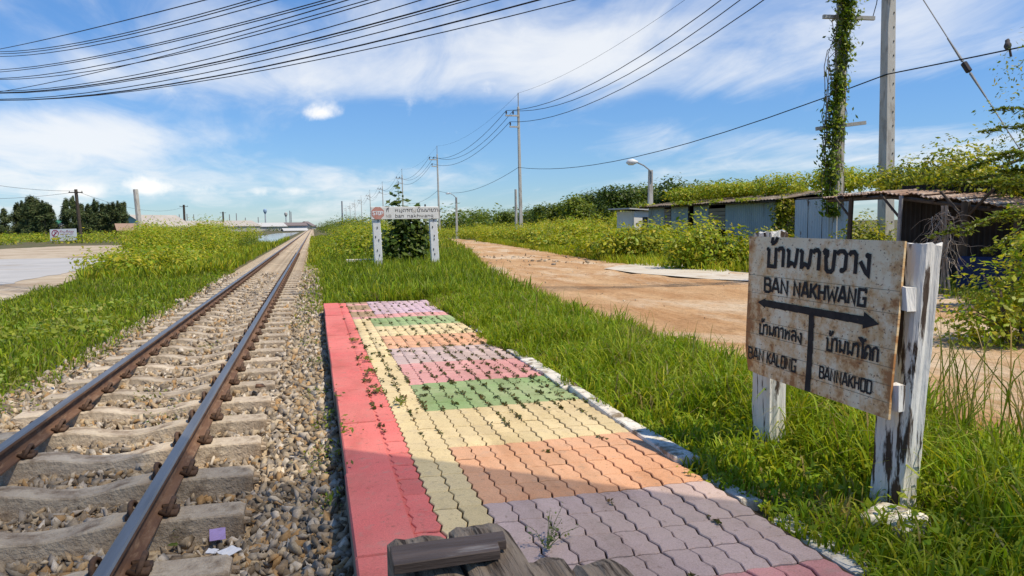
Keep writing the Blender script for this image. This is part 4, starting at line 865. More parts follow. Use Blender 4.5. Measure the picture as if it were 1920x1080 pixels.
lv = Leaves(); n_ = 9000; z = rng.uniform(1.4, 8.7, n_); z = z[rng.uniform(0, 1, n_) < .26+.42*(.5+.5*np.sin(z*2.9+1)*np.sin(z*7.7))+.25*(z > 6.9)]; n_ = len(z); wd = np.interp(z, [1.4, 2.5, 4, 5.5, 7.2, 8.0, 8.6], [.16, .26, .34, .24, .30, .30, .16]); cxv = np.interp(z, [1.4, 3, 4.2, 6, 7.6, 8.6], [-.36, -.42, -.36, -.12, .04, .02])
cl = .5*np.sin(z*5.1)+.4*np.sin(z*11.3+1); q = np.stack([vx+.05+cxv+rng.normal(size=n_)*wd*.54+cl*.07, vy-.17+rng.normal(size=n_)*.17, z], 1)
lv.pts(q, np.tile([.2, -.6, .5], (n_, 1)), .13, G_MID+G_BRIGHT+G_DARK, droop=1.1); lv.build('foliage', vn)
mb = MB()
for k in range(9):
    x = vx+random.uniform(-.65, .1); pts = [(vx+random.uniform(-.1, .1), vy-.2, 8.2-.3*k)]; zc = 8.2-.3*k
    while zc > 1.3+.2*k: zc -= .5; pts.append((x+random.uniform(-.08, .08), vy-.2+random.uniform(-.08, .08), zc))
    mb.tube(pts, .012, 4)
mb.build('stem', 'bark', vn)

# lamp posts and bare posts
def lamp(x, y, h, arm, label, sc=1):
    z0 = gzs(x, y)-.1; t = thing('street_lamp', (x, y, z0), label, 'street lamp'); mb = MB(); mb.hexa([(x+a*.12, y+b*.12, z0) for a, b in n4], [(x+a*.09, y+b*.09, h) for a, b in n4]); mb.build('post', 'concrete_pole', t)
    d = -rt2; b0 = Vector((x, y, h-.1)); e = b0+d*arm+Vector((0, 0, .52)); mb = MB(); mb.tube([b0-Vector((0, .12, .5)), b0-Vector((0, .12, 0)), b0.lerp(e, .5)+Vector((0, -.1, .06)), e], .035, 6); mb.build('arm', 'grey_steel', t)
    mb = MB(); mb.tube([e-d*.1, e+d*.02, e+d*.16+Vector((0, 0, .0)), e+d*.38-Vector((0, 0, .02)), e+d*.5-Vector((0, 0, .04))], [.05*sc, .10*sc, .17*sc, .15*sc, .03*sc], 9); mb.build('lamp_head', 'lamp_white', t, smooth=True)
lp = at(1219.5, 372, 38); lamp(lp.x, lp.y, 3.95, .75, 'street lamp with a white head above the left end of the grey shed')
lp2 = at(856, 400, 80); lamp(lp2.x, lp2.y, 4.25, .65, 'small distant street lamp between the halt board and the nearest row pole', .55)
def post(name, px, py_top, dep, r, label, m='concrete_pole', cat='post', arm=None, lean=0.0):
    p = at(px, py_top, dep); z0 = gzs(p.x, p.y)-.1; t = thing(name, (p.x, p.y, z0), label, cat); mb = MB(); mb.tube([(p.x-lean*(p.z-z0), p.y, z0), (p.x, p.y, p.z)], [r*1.15, r], 8); mb.build('shaft', m, t)
    if arm:
        mb = MB(); c = Vector((p.x, p.y-.12, p.z-arm[1])); mb.box(c, (arm[0], .14, .14), Matrix.Rotation(-YAW, 3, 'Z')); a = mb.build('crossarm', m, t)
        q = MB()
        for s_ in (-.45, .45): q.tube([c+rt2*arm[0]*s_+Vector((0, 0, .07)), c+rt2*arm[0]*s_+Vector((0, 0, .25))], .05, 6)
        q.build('insulator', 'insulator', a)
    return t
post('bare_post', 967, 355, 75, .13, 'bare concrete post standing in scrub beside the nearest row pole')
post('bare_post', 797, 383, 150, .16, 'short dark post peeking over the halt board', 'dark_timber')
post('bare_post', 254, 355, 84, .27, 'stout bare grey concrete post in front of the warehouse roof', lean=-.05)
post('utility_pole', 142, 355, 106, .22, 'dark T-shaped timber pole beside the white billboard', 'dark_timber', 'utility pole', (9.9, 0.5) if False else (2.0, .45), lean=-.04)
post('utility_pole', 344.5, 384, 230, .32, 'dark T-shaped pole right of the warehouse', 'dark_timber', 'utility pole', (2.6, .5))
post('utility_pole', 418, 397, 330, .34, 'far T-shaped pole over the long beige factory roof', 'dark_timber', 'utility pole', (2.8, .5))
for px, pyt in ((336, 402), (350.5, 401), (363, 402), (430, 402), (443, 400), (460, 408), (484, 407), (543, 395), (545.5, 397)):
    post('distant_pole', px, pyt, 420, .22, 'tiny distant pole on the skyline above the factories', 'grey_steel', 'utility pole')['group'] = 'distant poles on the skyline'
post('radio_mast', 641, 377, 380, .35, 'thin radio mast on the skyline left of the row poles', 'grey_steel', 'mast')
mb = MB()
for a_, b_, sag in ((at(-330, 268, 70), at(142, 358, 106), 1.2), (at(-330, 350, 85), at(142, 360, 106), 1.2), (at(142, 358, 106), at(344, 388, 230), 2.0)): span(mb, a_, b_, sag, .022)
o = mb.build('telephone_cable', 'cable_black', origin=at(142, 358, 106)); tag(o, 'thin dark cable hanging from the T-shaped pole by the billboard', 'cable')
lq = at(-330, 268, 70); tq = thing('utility_pole', (lq.x, lq.y, -.7), 'timber pole left of the view carrying the thin cable', 'utility pole'); mb = MB(); mb.tube([(lq.x, lq.y, -.7), (lq.x, lq.y, lq.z+.4)], [.2, .16], 8); mb.build('shaft', 'dark_timber', tq)

# ------------------------------------------------------------------ billboard on the left
c0, c1_ = at(94.5, 452, 100), at(144, 450.5, 100); bl = thing('billboard', ((c0.x+c1_.x)/2, (c0.y+c1_.y)/2, -.56), 'white roadside billboard with a red prohibition circle by the paved yard', 'billboard')
ux = (c1_-c0); BWd = ux.length; ux.normalize(); un = Vector((ux.y, -ux.x, 0)).normalized(); un = un if un.dot(EYE-c0) > 0 else -un; BHt = 1.58
bf = lambda d: (lambda a, b: c0+ux*a+Vector((0, 0, b))+un*d)
mb = MB(); g_ = bf(0); mb.hexa([g_(0, 0)-un*.06, g_(BWd, 0)-un*.06, g_(BWd, 0), g_(0, 0)], [g_(0, BHt)-un*.06, g_(BWd, BHt)-un*.06, g_(BWd, BHt), g_(0, BHt)]); pn = mb.build('panel', 'sign_white', bl)
for a in (.25, BWd-.25): mb = MB(); q = bf(-.14)(a, 0); mb.box((q.x, q.y, .25), (.1, .1, 1.7)); mb.build('leg', 'dark_timber', bl)
mb = MB(); ff = bf(.012); cxo, cyo, ro = .72, 1.0, .44
ring = [(cxo+ro*math.cos(2*math.pi*k/20), cyo+ro*math.sin(2*math.pi*k/20)) for k in range(21)]; ribbon(mb, ring, .055, ff); ribbon(mb, [(cxo-.3, cyo-.3), (cxo+.3, cyo+.3)], .05, ff)
ribbon(mb, [(cxo-.12, cyo-.28), (cxo, cyo), (cxo-.02, cyo+.14)], .06, ff); ribbon(mb, [(cxo, cyo+.02), (cxo+.18, cyo+.0)], .05, ff); disc(mb, cxo-.02, cyo+.24, .07, ff); mb.build('prohibition_mark', 'sign_red', pn)
for wd3, a0_, b0_, wu, hv, m_ in (('ห้าม', 1.32, 1.08, .8, .22, 'sign_red'), ('ทิ้งขยะ', 2.2, 1.08, 1.1, .22, 'sign_red'), ('หากขวางกา', 1.38, .78, 1.8, .15, 'sign_red'), ('ขนาดกลาง', 1.6, .52, 1.5, .1, 'sign_teal')):
    mb = MB(); text(mb, wd3, a0_, b0_, wu, hv, ff, .09); mb.build('word', m_, pn)
mb = MB(); mb.add([ff(.2, .14), ff(1.2, .14), ff(1.2, .4), ff(.2, .4)], [(0, 1, 2, 3)]); mb.build('yellow_patch', 'sign_yellow', pn)

# ------------------------------------------------------------------ far buildings
def barn(name, c, L, D, h, rise, yaw, wall, roof, label, z0=-.6, eav=.5, wins=0, cat='building'):
    """gable building: L along its ridge, D across; yaw of the ridge direction"""
    t = thing(name, (c.x, c.y, z0), label, cat); R = Matrix.Rotation(yaw, 3, 'Z'); P = lambda a, b, z: Vector((c.x, c.y, z))+R @ Vector((a, b, 0))
    mb = MB(); poly_ = [(-D/2, z0), (D/2, z0), (D/2, h), (0, h+rise), (-D/2, h)]
    mb.prism(poly_, L, lambda b, z, a: P(a-L/2, b, z)); mb.build('wall', wall, t)
    mb = MB(); k = rise/(D/2); th = .15
    for s_ in (-1, 1):
        b1 = s_*(D/2+eav); z1 = h-k*eav; vs = [P(a, b_, z_) for a in (-L/2-eav, L/2+eav) for b_, z_ in ((0, h+rise+.04), (b1, z1+.04), (b1, z1+.04+th), (0, h+rise+.04+th))]
        mb.add(vs, [(0, 1, 2, 3), (7, 6, 5, 4), (0, 4, 5, 1), (1, 5, 6, 2), (2, 6, 7, 3), (3, 7, 4, 0)])
    mb.build('roof', roof, t)
    for i in range(wins):
        a = -L/2+L*(i+.5)/wins
        for s_ in (-1, 1): mb = MB(); mb.box(P(a, s_*(D/2+.03), z0+(h-z0)*.55), (L/wins*.45, .05, (h-z0)*.3), R); mb.build('window', 'window_dark', t)
    return t
c = at(288, 418, 175); barn('warehouse', c, 13, 10, 1.7, 2.6, rad(55), 'far_wall_grey', 'roof_beige', 'beige roofed warehouse behind the left scrub and dark trees', wins=4)
c = at(246, 422, 150); barn('small_house', c, 5, 4, 1.1, 1.1, rad(20), 'brick_orange', 'roof_tile', 'small house with orange tile roof in front of the warehouse', wins=2)
c = at(233, 418, 165); barn('green_shed', c, 6, 5, 1.2, .9, rad(8), 'roof_green', 'roof_green', 'green walled shed half hidden behind the dark trees', wins=1)
c = at(112, 424, 185); barn('green_roof_house', c, 9, 6, 1.7, 1.9, rad(-60), 'far_wall', 'roof_green', 'white house with green roof in the gap between the dark trees', wins=2)
for px, py, dep, L, D, h, r, yw, wl, rf, lab in ((405, 416, 330, 34, 16, 1.9, 2.4, 35, 'far_wall', 'roof_beige', 'long beige roofed factory on the skyline'), (487, 417, 360, 22, 12, 1.6, 1.7, 20, 'far_wall', 'roof_grey', 'low grey roofed factory beyond the pond'), (534, 418, 380, 20, 12, 1.9, 1.5, 10, 'far_wall_grey', 'roof_brown', 'factory with dark roof left of the track end'), (574, 418, 430, 13, 9, 1.6, 2.6, 80, 'far_wall', 'roof_brown', 'brown gabled house at the end of the track'), (355, 414, 380, 14, 8, 2.2, 1.2, 25, 'far_wall', 'roof_grey', 'small pale building left of the long factory'), (552, 423, 300, 9, 4.5, -.2, .8, 15, 'far_wall', 'roof_grey', 'low white shed roof beside the pond')):
    barn('factory' if 'factory' in lab else 'distant_building', at(px, py, dep), L, D, h, r, rad(yw), wl, rf, lab, wins=0)
for px, py, dep, lab in ((497, 396, 420, 'blue topped water tower on the skyline'), (536, 402, 460, 'smaller pale water tower on the skyline near the track end')):
    p = at(px, py, dep); t = thing('water_tower', (p.x, p.y, -.6), lab, 'water tower'); mb = MB(); mb.tube([(p.x, p.y, -.6), (p.x, p.y, p.z-1)], [.4, .3], 8); mb.build('shaft', 'far_wall_grey', t); mb = MB(); mb.tube([(p.x, p.y, p.z-1.6), (p.x, p.y, p.z-.2), (p.x, p.y, p.z+.9), (p.x, p.y, p.z+1.4)], [.35, 1.0, .95, .2], 10); mb.build('tank', 'tank_blue' if 'blue' in lab else 'far_wall', t)

# ------------------------------------------------------------------ corrugated sheds on the right
def corr(mb, A, B, z0, z1, amp=.012, pitch=.11, thick=.0, nrm=None, mi=0, top_slope=0.0):
    """corrugated sheet wall from A to B (xy), z0..z1"""
    A, B = Vector((A[0], A[1], 0)), Vector((B[0], B[1], 0)); L = (B-A).length; n = max(4, int(L/pitch*4)); d = (B-A).normalized(); nn = Vector((d.y, -d.x, 0)); vs = []
    for i in range(n+1):
        q = A+d*(L*i/n)+nn*amp*math.sin(2*math.pi*(L*i/n)/pitch); vs += [(q.x, q.y, z0), (q.x, q.y, z1+top_slope*i/n)]
    mb.add(vs, [(2*i, 2*i+2, 2*i+3, 2*i+1) for i in range(n)], mi)
def corr_roof(mb, A, B, C, D, amp=.014, pitch=.16, mi=0, jag=0.0):
    """A,B front eave ends, D,C back ends"""
    A, B, C, D = map(Vector, (A, B, C, D)); L = (B-A).length; n = int(L/pitch*4); vs = []
    for i in range(n+1):
        t = i/n; w_ = amp*math.sin(2*math.pi*t*L/pitch); s_ = jag*(math.floor(t*L/.8) % 2)*.12 if jag else 0
        f = A.lerp(B, t); bk = D.lerp(C, t); f = f-(bk-f).normalized()*s_; vs += [f+Vector((0, 0, w_)), bk+Vector((0, 0, w_))]
    mb.add(vs, [(2*i, 2*i+2, 2*i+3, 2*i+1) for i in range(n)], mi)
A_, B_ = at(1216, 420, 34.5), at(1458, 415, 27); A_.z = B_.z = 0; dS = (B_-A_).normalized(); nS = Vector((dS.y, -dS.x, 0)); nS = nS if nS.x < 0 else -nS; LS = (B_-A_).length; ZT = 1.98
shed = thing('tin_shed', ((A_+B_)/2).to_tuple()[:2]+(-.12,), 'long low shed of grey-blue corrugated sheets overgrown by creepers', 'shed')
Q = lambda a, d=0, z=0: (A_+dS*a-nS*d+Vector((0, 0, z)))
edges = [0, 1.22, 1.72, 2.95, 3.32, 4.35, 5.35, LS]; kinds = [('tin_blue', -.1, ZT), ('board_grey', 1.15, ZT-.06), ('tin_blue', -.1, ZT-.04), None, ('tin_blue', -.1, ZT), ('board_grey', .95, ZT-.12), ('tin_blue', -.1, ZT)]
for k, kd in enumerate(kinds):
    if kd is None: continue
    a, b_ = Q(edges[k]+.01, random.uniform(0, .02)), Q(edges[k+1]-.01, random.uniform(0, .02))
    if kd[0] == 'tin_blue': mb = MB(); corr(mb, a, b_, kd[1], kd[2]); mb.build('wall_sheet', 'tin_blue', shed)
    else:
        z = kd[1]
        while z < kd[2]-.05: mb = MB(); mb.box(((a+b_)/2)+Vector((0, 0, z+.07)), ((b_-a).length, .02, .13), Matrix((dS, -nS, Vector((0, 0, 1)))).transposed() @ Matrix.Rotation(random.uniform(-.02, .02), 3, 'Y')); mb.build('wall_board', 'board_grey', shed); z += .145
for x, z0_, z1_ in ((1.47, -.1, 1.1), (4.85, .5, .9)): pass
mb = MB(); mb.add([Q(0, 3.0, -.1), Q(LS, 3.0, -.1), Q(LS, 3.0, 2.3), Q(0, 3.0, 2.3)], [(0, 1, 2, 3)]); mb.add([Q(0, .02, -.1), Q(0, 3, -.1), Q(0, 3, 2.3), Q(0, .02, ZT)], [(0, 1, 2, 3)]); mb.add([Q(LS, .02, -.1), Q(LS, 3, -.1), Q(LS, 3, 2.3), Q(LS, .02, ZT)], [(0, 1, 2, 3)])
o = mb.build('rear_wall', 'inner_shade', shed); so = o.modifiers.new('s', 'SOLIDIFY'); so.thickness = .03
mb = MB(); corr_roof(mb, Q(-.3, -.35, ZT+.03), Q(LS+.25, -.35, ZT+.08), Q(LS+.25, 3.1, 2.45), Q(-.3, 3.1, 2.4), jag=1); o = mb.build('roof', 'tin_roof_dark', shed); so = o.modifiers.new('s', 'SOLIDIFY'); so.thickness = .02
for a in edges[:-1]+[LS-.05]: mb = MB(); mb.box(Q(a, .06, .95), (.07, .07, 2.05)); mb.build('stud', 'dark_timber', shed)
mb = MB(); mb.tube([Q(-.3, -.3, ZT-.03), Q(LS+.2, -.3, ZT+.0)], .035, 5); mb.build('eave_beam', 'dark_timber', shed)
# guard hut at its left end
h0 = at(1176, 425, 37.5); hut = thing('guard_hut', (h0.x+.6, h0.y, -.12), 'tiny white rendered hut with a dark doorway left of the tin shed', 'hut')
d1 = rt2; d2 = Vector((d1.y, -d1.x, 0))*-1; d2 = Vector((math.sin(YAW), math.cos(YAW), 0)); rY = Matrix.Rotation(-YAW+.55, 3, 'Z'); hc = Vector((h0.x+.55, h0.y+.3, 0))
mb = MB()
for (a0, a1, z0_, z1_) in ((-.6, -.05, -.12, 1.85), (.35, .6, -.12, 1.85), (-.05, .35, 1.55, 1.85), (-.05, .35, -.12, .2)): mb.box(hc+rY @ Vector(((a0+a1)/2, -.6, 0))+Vector((0, 0, (z0_+z1_)/2)), (a1-a0, .08, z1_-z0_), rY)
mb.box(hc+rY @ Vector((.6, 0, 0))+Vector((0, 0, .865)), (.08, 1.28, 1.97), rY); mb.box(hc+rY @ Vector((-.6, 0.04, 0))+Vector((0, 0, .865)), (.078, 1.2, 1.97), rY); mb.box(hc+rY @ Vector((0, .6, 0))+Vector((0, 0, .865)), (1.12, .08, 1.97), rY); mb.build('wall', 'render_white', hut)
mb = MB(); mb.box(hc+rY @ Vector((.15, -.545, 0))+Vector((0, 0, .9)), (.46, .02, 1.5), rY); mb.build('interior_shade_panel', 'window_dark', hut)  # dark panel behind the opening, painted shade of the unlit interior
mb = MB(); mb.box(hc+Vector((-.1, 0, 1.93)), (1.9, 1.7, .06), rY @ Matrix.Rotation(.05, 3, 'Y')); mb.build('roof', 'roof_grey', hut)
mb = MB(); mb.box(hc+rY @ Vector((-.38, -.645, 0))+Vector((0, 0, 1.2)), (.16, .02, .12), rY); mb.build('vent', 'window_dark', hut)
# pale sheet wall to the right of the shed
wA, wB = at(1490, 410, 25.5), at(1600, 410, 22.5); pw = thing('tin_wall', (wA.x, wA.y, -.12), 'pale corrugated sheet wall between the tin shed and the canopy shed', 'wall')
for k in range(4):
    a, b_ = wA.lerp(wB, k/4+.004), wA.lerp(wB, (k+1)/4-.004); mb = MB(); corr(mb, a, b_, -.1, 1.98-.02*k, pitch=.14); o = mb.build('wall_sheet', 'tin_pale', pw)
mb = MB(); mb.tube([Vector((wA.x, wA.y, 2.0))+Vector((.1, .05, 0)), Vector((wB.x, wB.y, 1.98))+Vector((.1, .05, 0))], .04, 5); mb.build('top_rail', 'dark_timber', pw)
# canopy shed
E1, E2, E3 = at(1547, 369, 18), at(1662, 361, 15.4), at(2010, 402, 11.3)
can = thing('canopy_shed', (13.2, 12.3, -.12), 'dark open canopy shed with a sagging rusty tin roof right of the sign', 'shed')
for k, (a, b_, nm) in enumerate(((E1, E2, 6), (E2, E3, 9))):
    for i in range(nm):
        p0, p1 = a.lerp(b_, i/nm), a.lerp(b_, (i+1)/nm+.02); dz = random.uniform(-.015, .02)+.02*(i % 2); sl_ = Vector((3.4, .7, .22)); mb = MB()
        ex = random.uniform(-.12, .1); p0 = p0-sl_.normalized()*ex+Vector((0, 0, dz)); p1 = p1-sl_.normalized()*ex+Vector((0, 0, dz))
        corr_roof(mb, p0, p1, p1+sl_, p0+sl_, pitch=.13); o = mb.build('roof_sheet', 'tin_rust', can); so = o.modifiers.new('s', 'SOLIDIFY'); so.thickness = .012
mb = MB(); dn = Vector((.12, 0, -.09)); mb.tube([E1+dn, E2+dn, E3+dn], .045, 6); mb.tube([E1+dn+Vector((1.6, .3, .1)), E2+dn+Vector((1.6, .3, .1)), E3+dn+Vector((1.6, .3, .1))], .04, 6); mb.build('purlin', 'dark_timber', can)
for i in range(7):
    p0 = E1.lerp(E2, i/3) if i < 3 else E2.lerp(E3, (i-3)/3.2); mb = MB(); mb.tube([p0+Vector((0, 0, -.05)), p0+Vector((3.3, .7, .16))], .03, 5); mb.build('rafter', 'dark_timber', can)
for px, dep, r in ((1588, 16.9, .055), (1680, 14.9, .04), (1801, 13.2, .075), (1900, 12.2, .06)):
    p = at(px, 385, dep); zt_ = (E1.z+(E2.z-E1.z)*(px-1547)/115 if px < 1662 else E2.z+(E3.z-E2.z)*(px-1662)/348)-.06; mb = MB(); mb.tube([(p.x+.05, p.y, -.2), (p.x+.12, p.y, zt_)], r, 7); mb.build('post', 'grey_steel' if px == 1680 else 'dark_timber', can)
for px, dep, s_ in ((1588, 16.9, 1), (1680, 14.9, 1), (1801, 13.2, -1), (1801, 13.2, 1)):
    p = at(px, 405, dep); mb = MB(); mb.tube([p+Vector((.1, 0, -.05)), p+Vector((.1, .55*s_, .45))], .028, 5); mb.build('brace', 'dark_timber', can)
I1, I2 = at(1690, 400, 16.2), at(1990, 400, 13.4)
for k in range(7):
    a, b_ = I1.lerp(I2, k/7)+Vector((.012*(k % 2), 0, 0)), I1.lerp(I2, (k+1)/7+.006)+Vector((.012*(k % 2), 0, 0)); mb = MB(); corr(mb, a, b_, -.1, 2.0); mb.build('rear_sheet', 'inner_shade', can)
for q0, q1 in ((I1, E2+Vector((2.0, .4, 0))), (I2, I2+Vector((3, .5, 0)))): mb = MB(); corr(mb, q0, q1, -.1, 1.98); mb.build('end_sheet', 'inner_shade', can)
tp = at(1850, 505, 12.9); mb = MB(); R_ = Matrix.Rotation(.2, 3, 'Z')
mb.box((tp.x+.1, tp.y, .25), (.5, .9, .7), R_, jit=.06); o = mb.build('tarp_bundle', 'tarp_blue', origin=(tp.x, tp.y, -.1)); bv = o.modifiers.new('b', 'BEVEL'); bv.width = .08; bv.segments = 3; tag(o, 'dark blue tarpaulin bundle in the shade under the rusty canopy', 'tarpaulin')

# added net sheet, unseen above the camera, put in to shade the foreground
m = bpy.data.materials.new('shade_caster_net'); m.use_nodes = True; n = NT(m.node_tree); b = n.n['Principled BSDF']
b.inputs['Base Color'].default_value = (0.10, 0.10, 0.09, 1); b.inputs['Roughness'].default_value = .9
tr_ = n.node('ShaderNodeBsdfTransparent'); mx = n.node('ShaderNodeMixShader'); mx.inputs[0].default_value = .45
n.l.new(b.outputs[0], mx.inputs[1]); n.l.new(tr_.outputs[0], mx.inputs[2]); n.l.new(mx.outputs[0], n.n['Material Output'].inputs[0]); MAT['shade_caster_net'] = m
ua = Vector((math.sin(SUN_AZ), math.cos(SUN_AZ), 0)); ue = Vector((ua.y, -ua.x, 0)); K0 = Vector((.30, 4.12, 0)); ZA = 4.6
AW = lambda s_, t_, z=ZA: K0+ua*s_+ue*t_+Vector((0, 0, z))
tb = thing('added_shade_caster', (3.4, -.4, -.1), 'grey net sheet on posts, added out of view above the camera to shade the foreground', 'added shade caster')
mb = MB(); mb.hexa([AW(-1.3, 0, ZA+.01), AW(7.9, 0, ZA+.01), AW(7.9, 4.2, ZA+.01), AW(-1.3, 4.2, ZA+.01)], [AW(-1.3, 0, ZA+.012), AW(7.9, 0, ZA+.012), AW(7.9, 4.2, ZA+.012), AW(-1.3, 4.2, ZA+.012)])
mb.f = [mb.f[1]]; mb.mi = [0]; mb.build('net', 'shade_caster_net', tb)
for t_ in (2.7, 4.18): mb = MB(); mb.tube([AW(-1.3, t_, ZA-.02), AW(7.9, t_, ZA-.02)], .022, 6); mb.build('frame_tube', 'grey_steel', tb)
for s_ in (6.9, 7.8): 
    mb = MB(); mb.tube([AW(s_, .1, ZA-.06), AW(s_, 4.2, ZA-.06)], .03, 6); mb.build('cross_tube', 'grey_steel', tb)
    for t_ in (1.2, 3.8): mb = MB(); mb.tube([AW(s_, t_, -.2), AW(s_, t_, ZA-.06)], .05, 8); mb.build('post', 'grey_steel', tb)

# ------------------------------------------------------------------ vegetation: stuff
def scatter(n, x0, x1, y0, y1): return rng.uniform(x0, x1, n), rng.uniform(y0, y1, n)
def place(x, y, lift=0): return np.stack([x, y, gz(x, y)+lift], 1)
def roadL(y): return ip(y, XL)
def inpoly(x, y, poly_):
    ins = np.zeros(len(x), bool); n_ = len(poly_)
    for i in range(n_):
        (x1_, y1_), (x2_, y2_) = poly_[i], poly_[(i+1) % n_]
        c_ = ((y1_ > y) != (y2_ > y)) & (x < (x2_-x1_)*(y-y1_)/(y2_-y1_+1e-12)+x1_); ins ^= c_
    return ins
YARD = [(gp(a_, b_, -.5).x, gp(a_, b_, -.5).y) for a_, b_ in [(-420, 760), (0, 572), (150, 529), (262, 491), (240, 468), (232, 457), (120, 459), (0, 466), (-420, 476)]]
POND = [(gp(a_, b_, -.5).x, gp(a_, b_, -.5).y) for a_, b_ in [(512, 464), (530, 456), (556, 443), (574, 435), (520, 437.5), (480, 443), (470, 452)]]
def clear(x, y): return ~(inpoly(x, y, YARD) | inpoly(x, y, POND))
# right-hand verge between platform and road
def verge(n, y0, y1, hx):
    y = rng.uniform(y0, y1, n); xa = np.where(y < 12.6, np.where(y < 3.5, 1.86, np.where(y < 6.3, 1.95, 1.88))+.05*np.sin(y*3.1)+.05*np.sin(y*9)-.09*np.clip(np.sin(y*1.9-1.2), 0, 1), -.1+.02*y); xb = roadL(y)+.22*wob(y*0, y, 2.1, 1)+.10
    t = rng.uniform(0, 1, n); x = xa+(xb-xa)*t; return x, y, t
for nm, n, y0, y1, h0, h1, wd, lab in (('verge_grass', 46000, .8, 8, .10, .42, .0052, 'bright green long grass between the platform and the dirt road'), ('verge_grass', 28000, 8, 14, .10, .36, .0066, 'grass beside the far half of the paved platform')):
    x, y, t = verge(n, y0, y1, 0); cl = .5+.5*wob(x*1.7, y*1.7, 1.2, 9); keepm = rng.uniform(0, 1, n) < .35+.8*cl
    x, y, t, cl = x[keepm], y[keepm], t[keepm], cl[keepm]
    h = (h0+(h1-h0)*rng.uniform(0, 1, len(x))**1.5)*(.5+.9*cl)*np.interp(t, [0, .12, .35, .85, 1], [.45, .7, 1, 1.05, .6])*np.where((x < 2.5) & (y < 4.2), .55, 1.0)*np.where((x > 2.55) & (y < 4.6), 1.35, 1.0)
    col = np.where(rng.uniform(0, 1, (len(x), 1)) < (.05+.35*(wob(x, y, 1.6, 12) > .42))[:, None], jcol(G_DRY, len(x)), jcol(G_BRIGHT, len(x)))
    grass(nm, place(x, y, .03), h, np.full(len(x), wd)*rng.uniform(.6, 1.4, len(x)), .75*np.ones(len(x))[:, None][:, 0].mean(), col, lab)
# tall seed stems near the sign
x, y = scatter(420, 2.9, 4.3, 1.0, 3.8); grass('seed_grass', place(x, y, .03), rng.uniform(.45, .95, 420), rng.uniform(.002, .005, 420), .55, jcol(G_MID+G_DRY, 420), 'tall thin seeding grass stems right of the rusty name board')
x, y = scatter(260, 2.35, 3.6, 4, 11); grass('seed_grass', place(x, y, .03), rng.uniform(.3, .55, 260), rng.uniform(.002, .004, 260), .5, jcol(G_MID+G_DRY, 260), 'thin taller grass stems along the dirt road edge')
# broad weeds in the verge
lv = Leaves(); n = 9000; x, y, t = verge(n, 1.2, 9, 0); P_ = place(x, y, 0); P_[:, 2] += .05+rng.uniform(0, .14, n)*(.4+.6*(t > .15)); lv.pts(P_, np.tile([0, 0, 1.0], (n, 1)), .035, G_BRIGHT); tag(lv.build('verge_weeds', wr=.62), 'small round-leaved weeds among the verge grass', kind='stuff')
# grass island around the halt board
n = 46000; x = rng.uniform(-.35, 6.5, n); y = rng.uniform(12.55, 33, n); m_ = x < roadL(y)+.12; x, y = x[m_], y[m_]; cl = .5+.5*wob(x, y, 1.1, 4)
grass('island_grass', place(x, y), (.16+.34*rng.uniform(0, 1, len(x))**1.4)*(.6+.7*cl)*np.interp(x, [-.4, .3, 1], [.4, .8, 1]), rng.uniform(.006, .013, len(x)), .6, jcol(G_BRIGHT+G_MID, len(x)), 'bright tall grass around the white halt board')
# left bank
n = 70000; y = 2.5+rng.uniform(0, 1, n)**1.5*26; xn = ip(y, [(0, -2.42), (8, -2.48), (14, -2.55), (28, -2.75)]); xf = ip(y, [(0, -6.5), (8, -9), (20, -9.2), (24, -9.5), (30, -12)]); t = rng.uniform(0, 1, n); x = xn+(xf-xn)*t+.18*wob(y*0, y, 2.2, 6); cl = .5+.5*wob(x, y, .9, 2)
kk = clear(x, y); x, y, t, cl = x[kk], y[kk], t[kk], cl[kk]; n = len(x); dd = jcol(G_BRIGHT+G_MID, n); dr = rng.uniform(0, 1, n) < .04; dd[dr] = jcol(G_DRY, dr.sum())
grass('bank_grass', place(x, y), (.10+.30*rng.uniform(0, 1, n)**1.4)*(.5+.9*cl)*np.interp(t, [0, .1, .35, 1], [.6, .8, 1, 1]), rng.uniform(.004, .010, n)*(.7+y/25), .75, dd, 'green grass bank sloping from the track to the paved yard')
n = 34000; y = 27+rng.uniform(0, 1, n)**1.3*75; x = rng.uniform(0, 1, n); xn = np.full(n, -2.95); xf = ip(y, [(27, -11.5), (40, -13), (60, -15), (110, -22)]); x = xn+(xf-xn)*x; kk = clear(x, y); x, y = x[kk], y[kk]; n = len(x)
grass('bank_grass', place(x, y), rng.uniform(.25, .7, n), rng.uniform(.014, .03, n), .6, jcol(G_BRIGHT+G_MID+G_YEL, n), 'rough grass farther along the left bank')
n = 16000; y = rng.uniform(30, 110, n); x = np.where(rng.uniform(0, 1, n) < .5, rng.uniform(-.3, 2.2, n), rng.uniform(0, 1, n)*(ip(y, XL)+.2)); grass('track_side_grass', place(x, y), rng.uniform(.2, .55, n), rng.uniform(.012, .028, n), .6, jcol(G_BRIGHT+G_MID+G_YEL, n), 'rough grass between the far track and the dirt road')
# creeper with light leaves on the bank
lv = Leaves(); n = 12000; y = rng.uniform(3.5, 17, n); x = rng.uniform(-7.5, -2.7, n); k = wob(x, y, .8, 7) > .05; x, y = x[k], y[k]; P_ = place(x, y, 0); P_[:, 2] += rng.uniform(.06, .30, len(x)); lv.pts(P_, np.tile([.1, -.1, 1.0], (len(x), 1)), np.where(y < 9, .05, .075), [(.27, .33, .035), (.20, .28, .03), (.30, .33, .05)]); tag(lv.build('bank_creeper', wr=.7), 'light yellow-green creeper leaves over the left bank', kind='stuff')
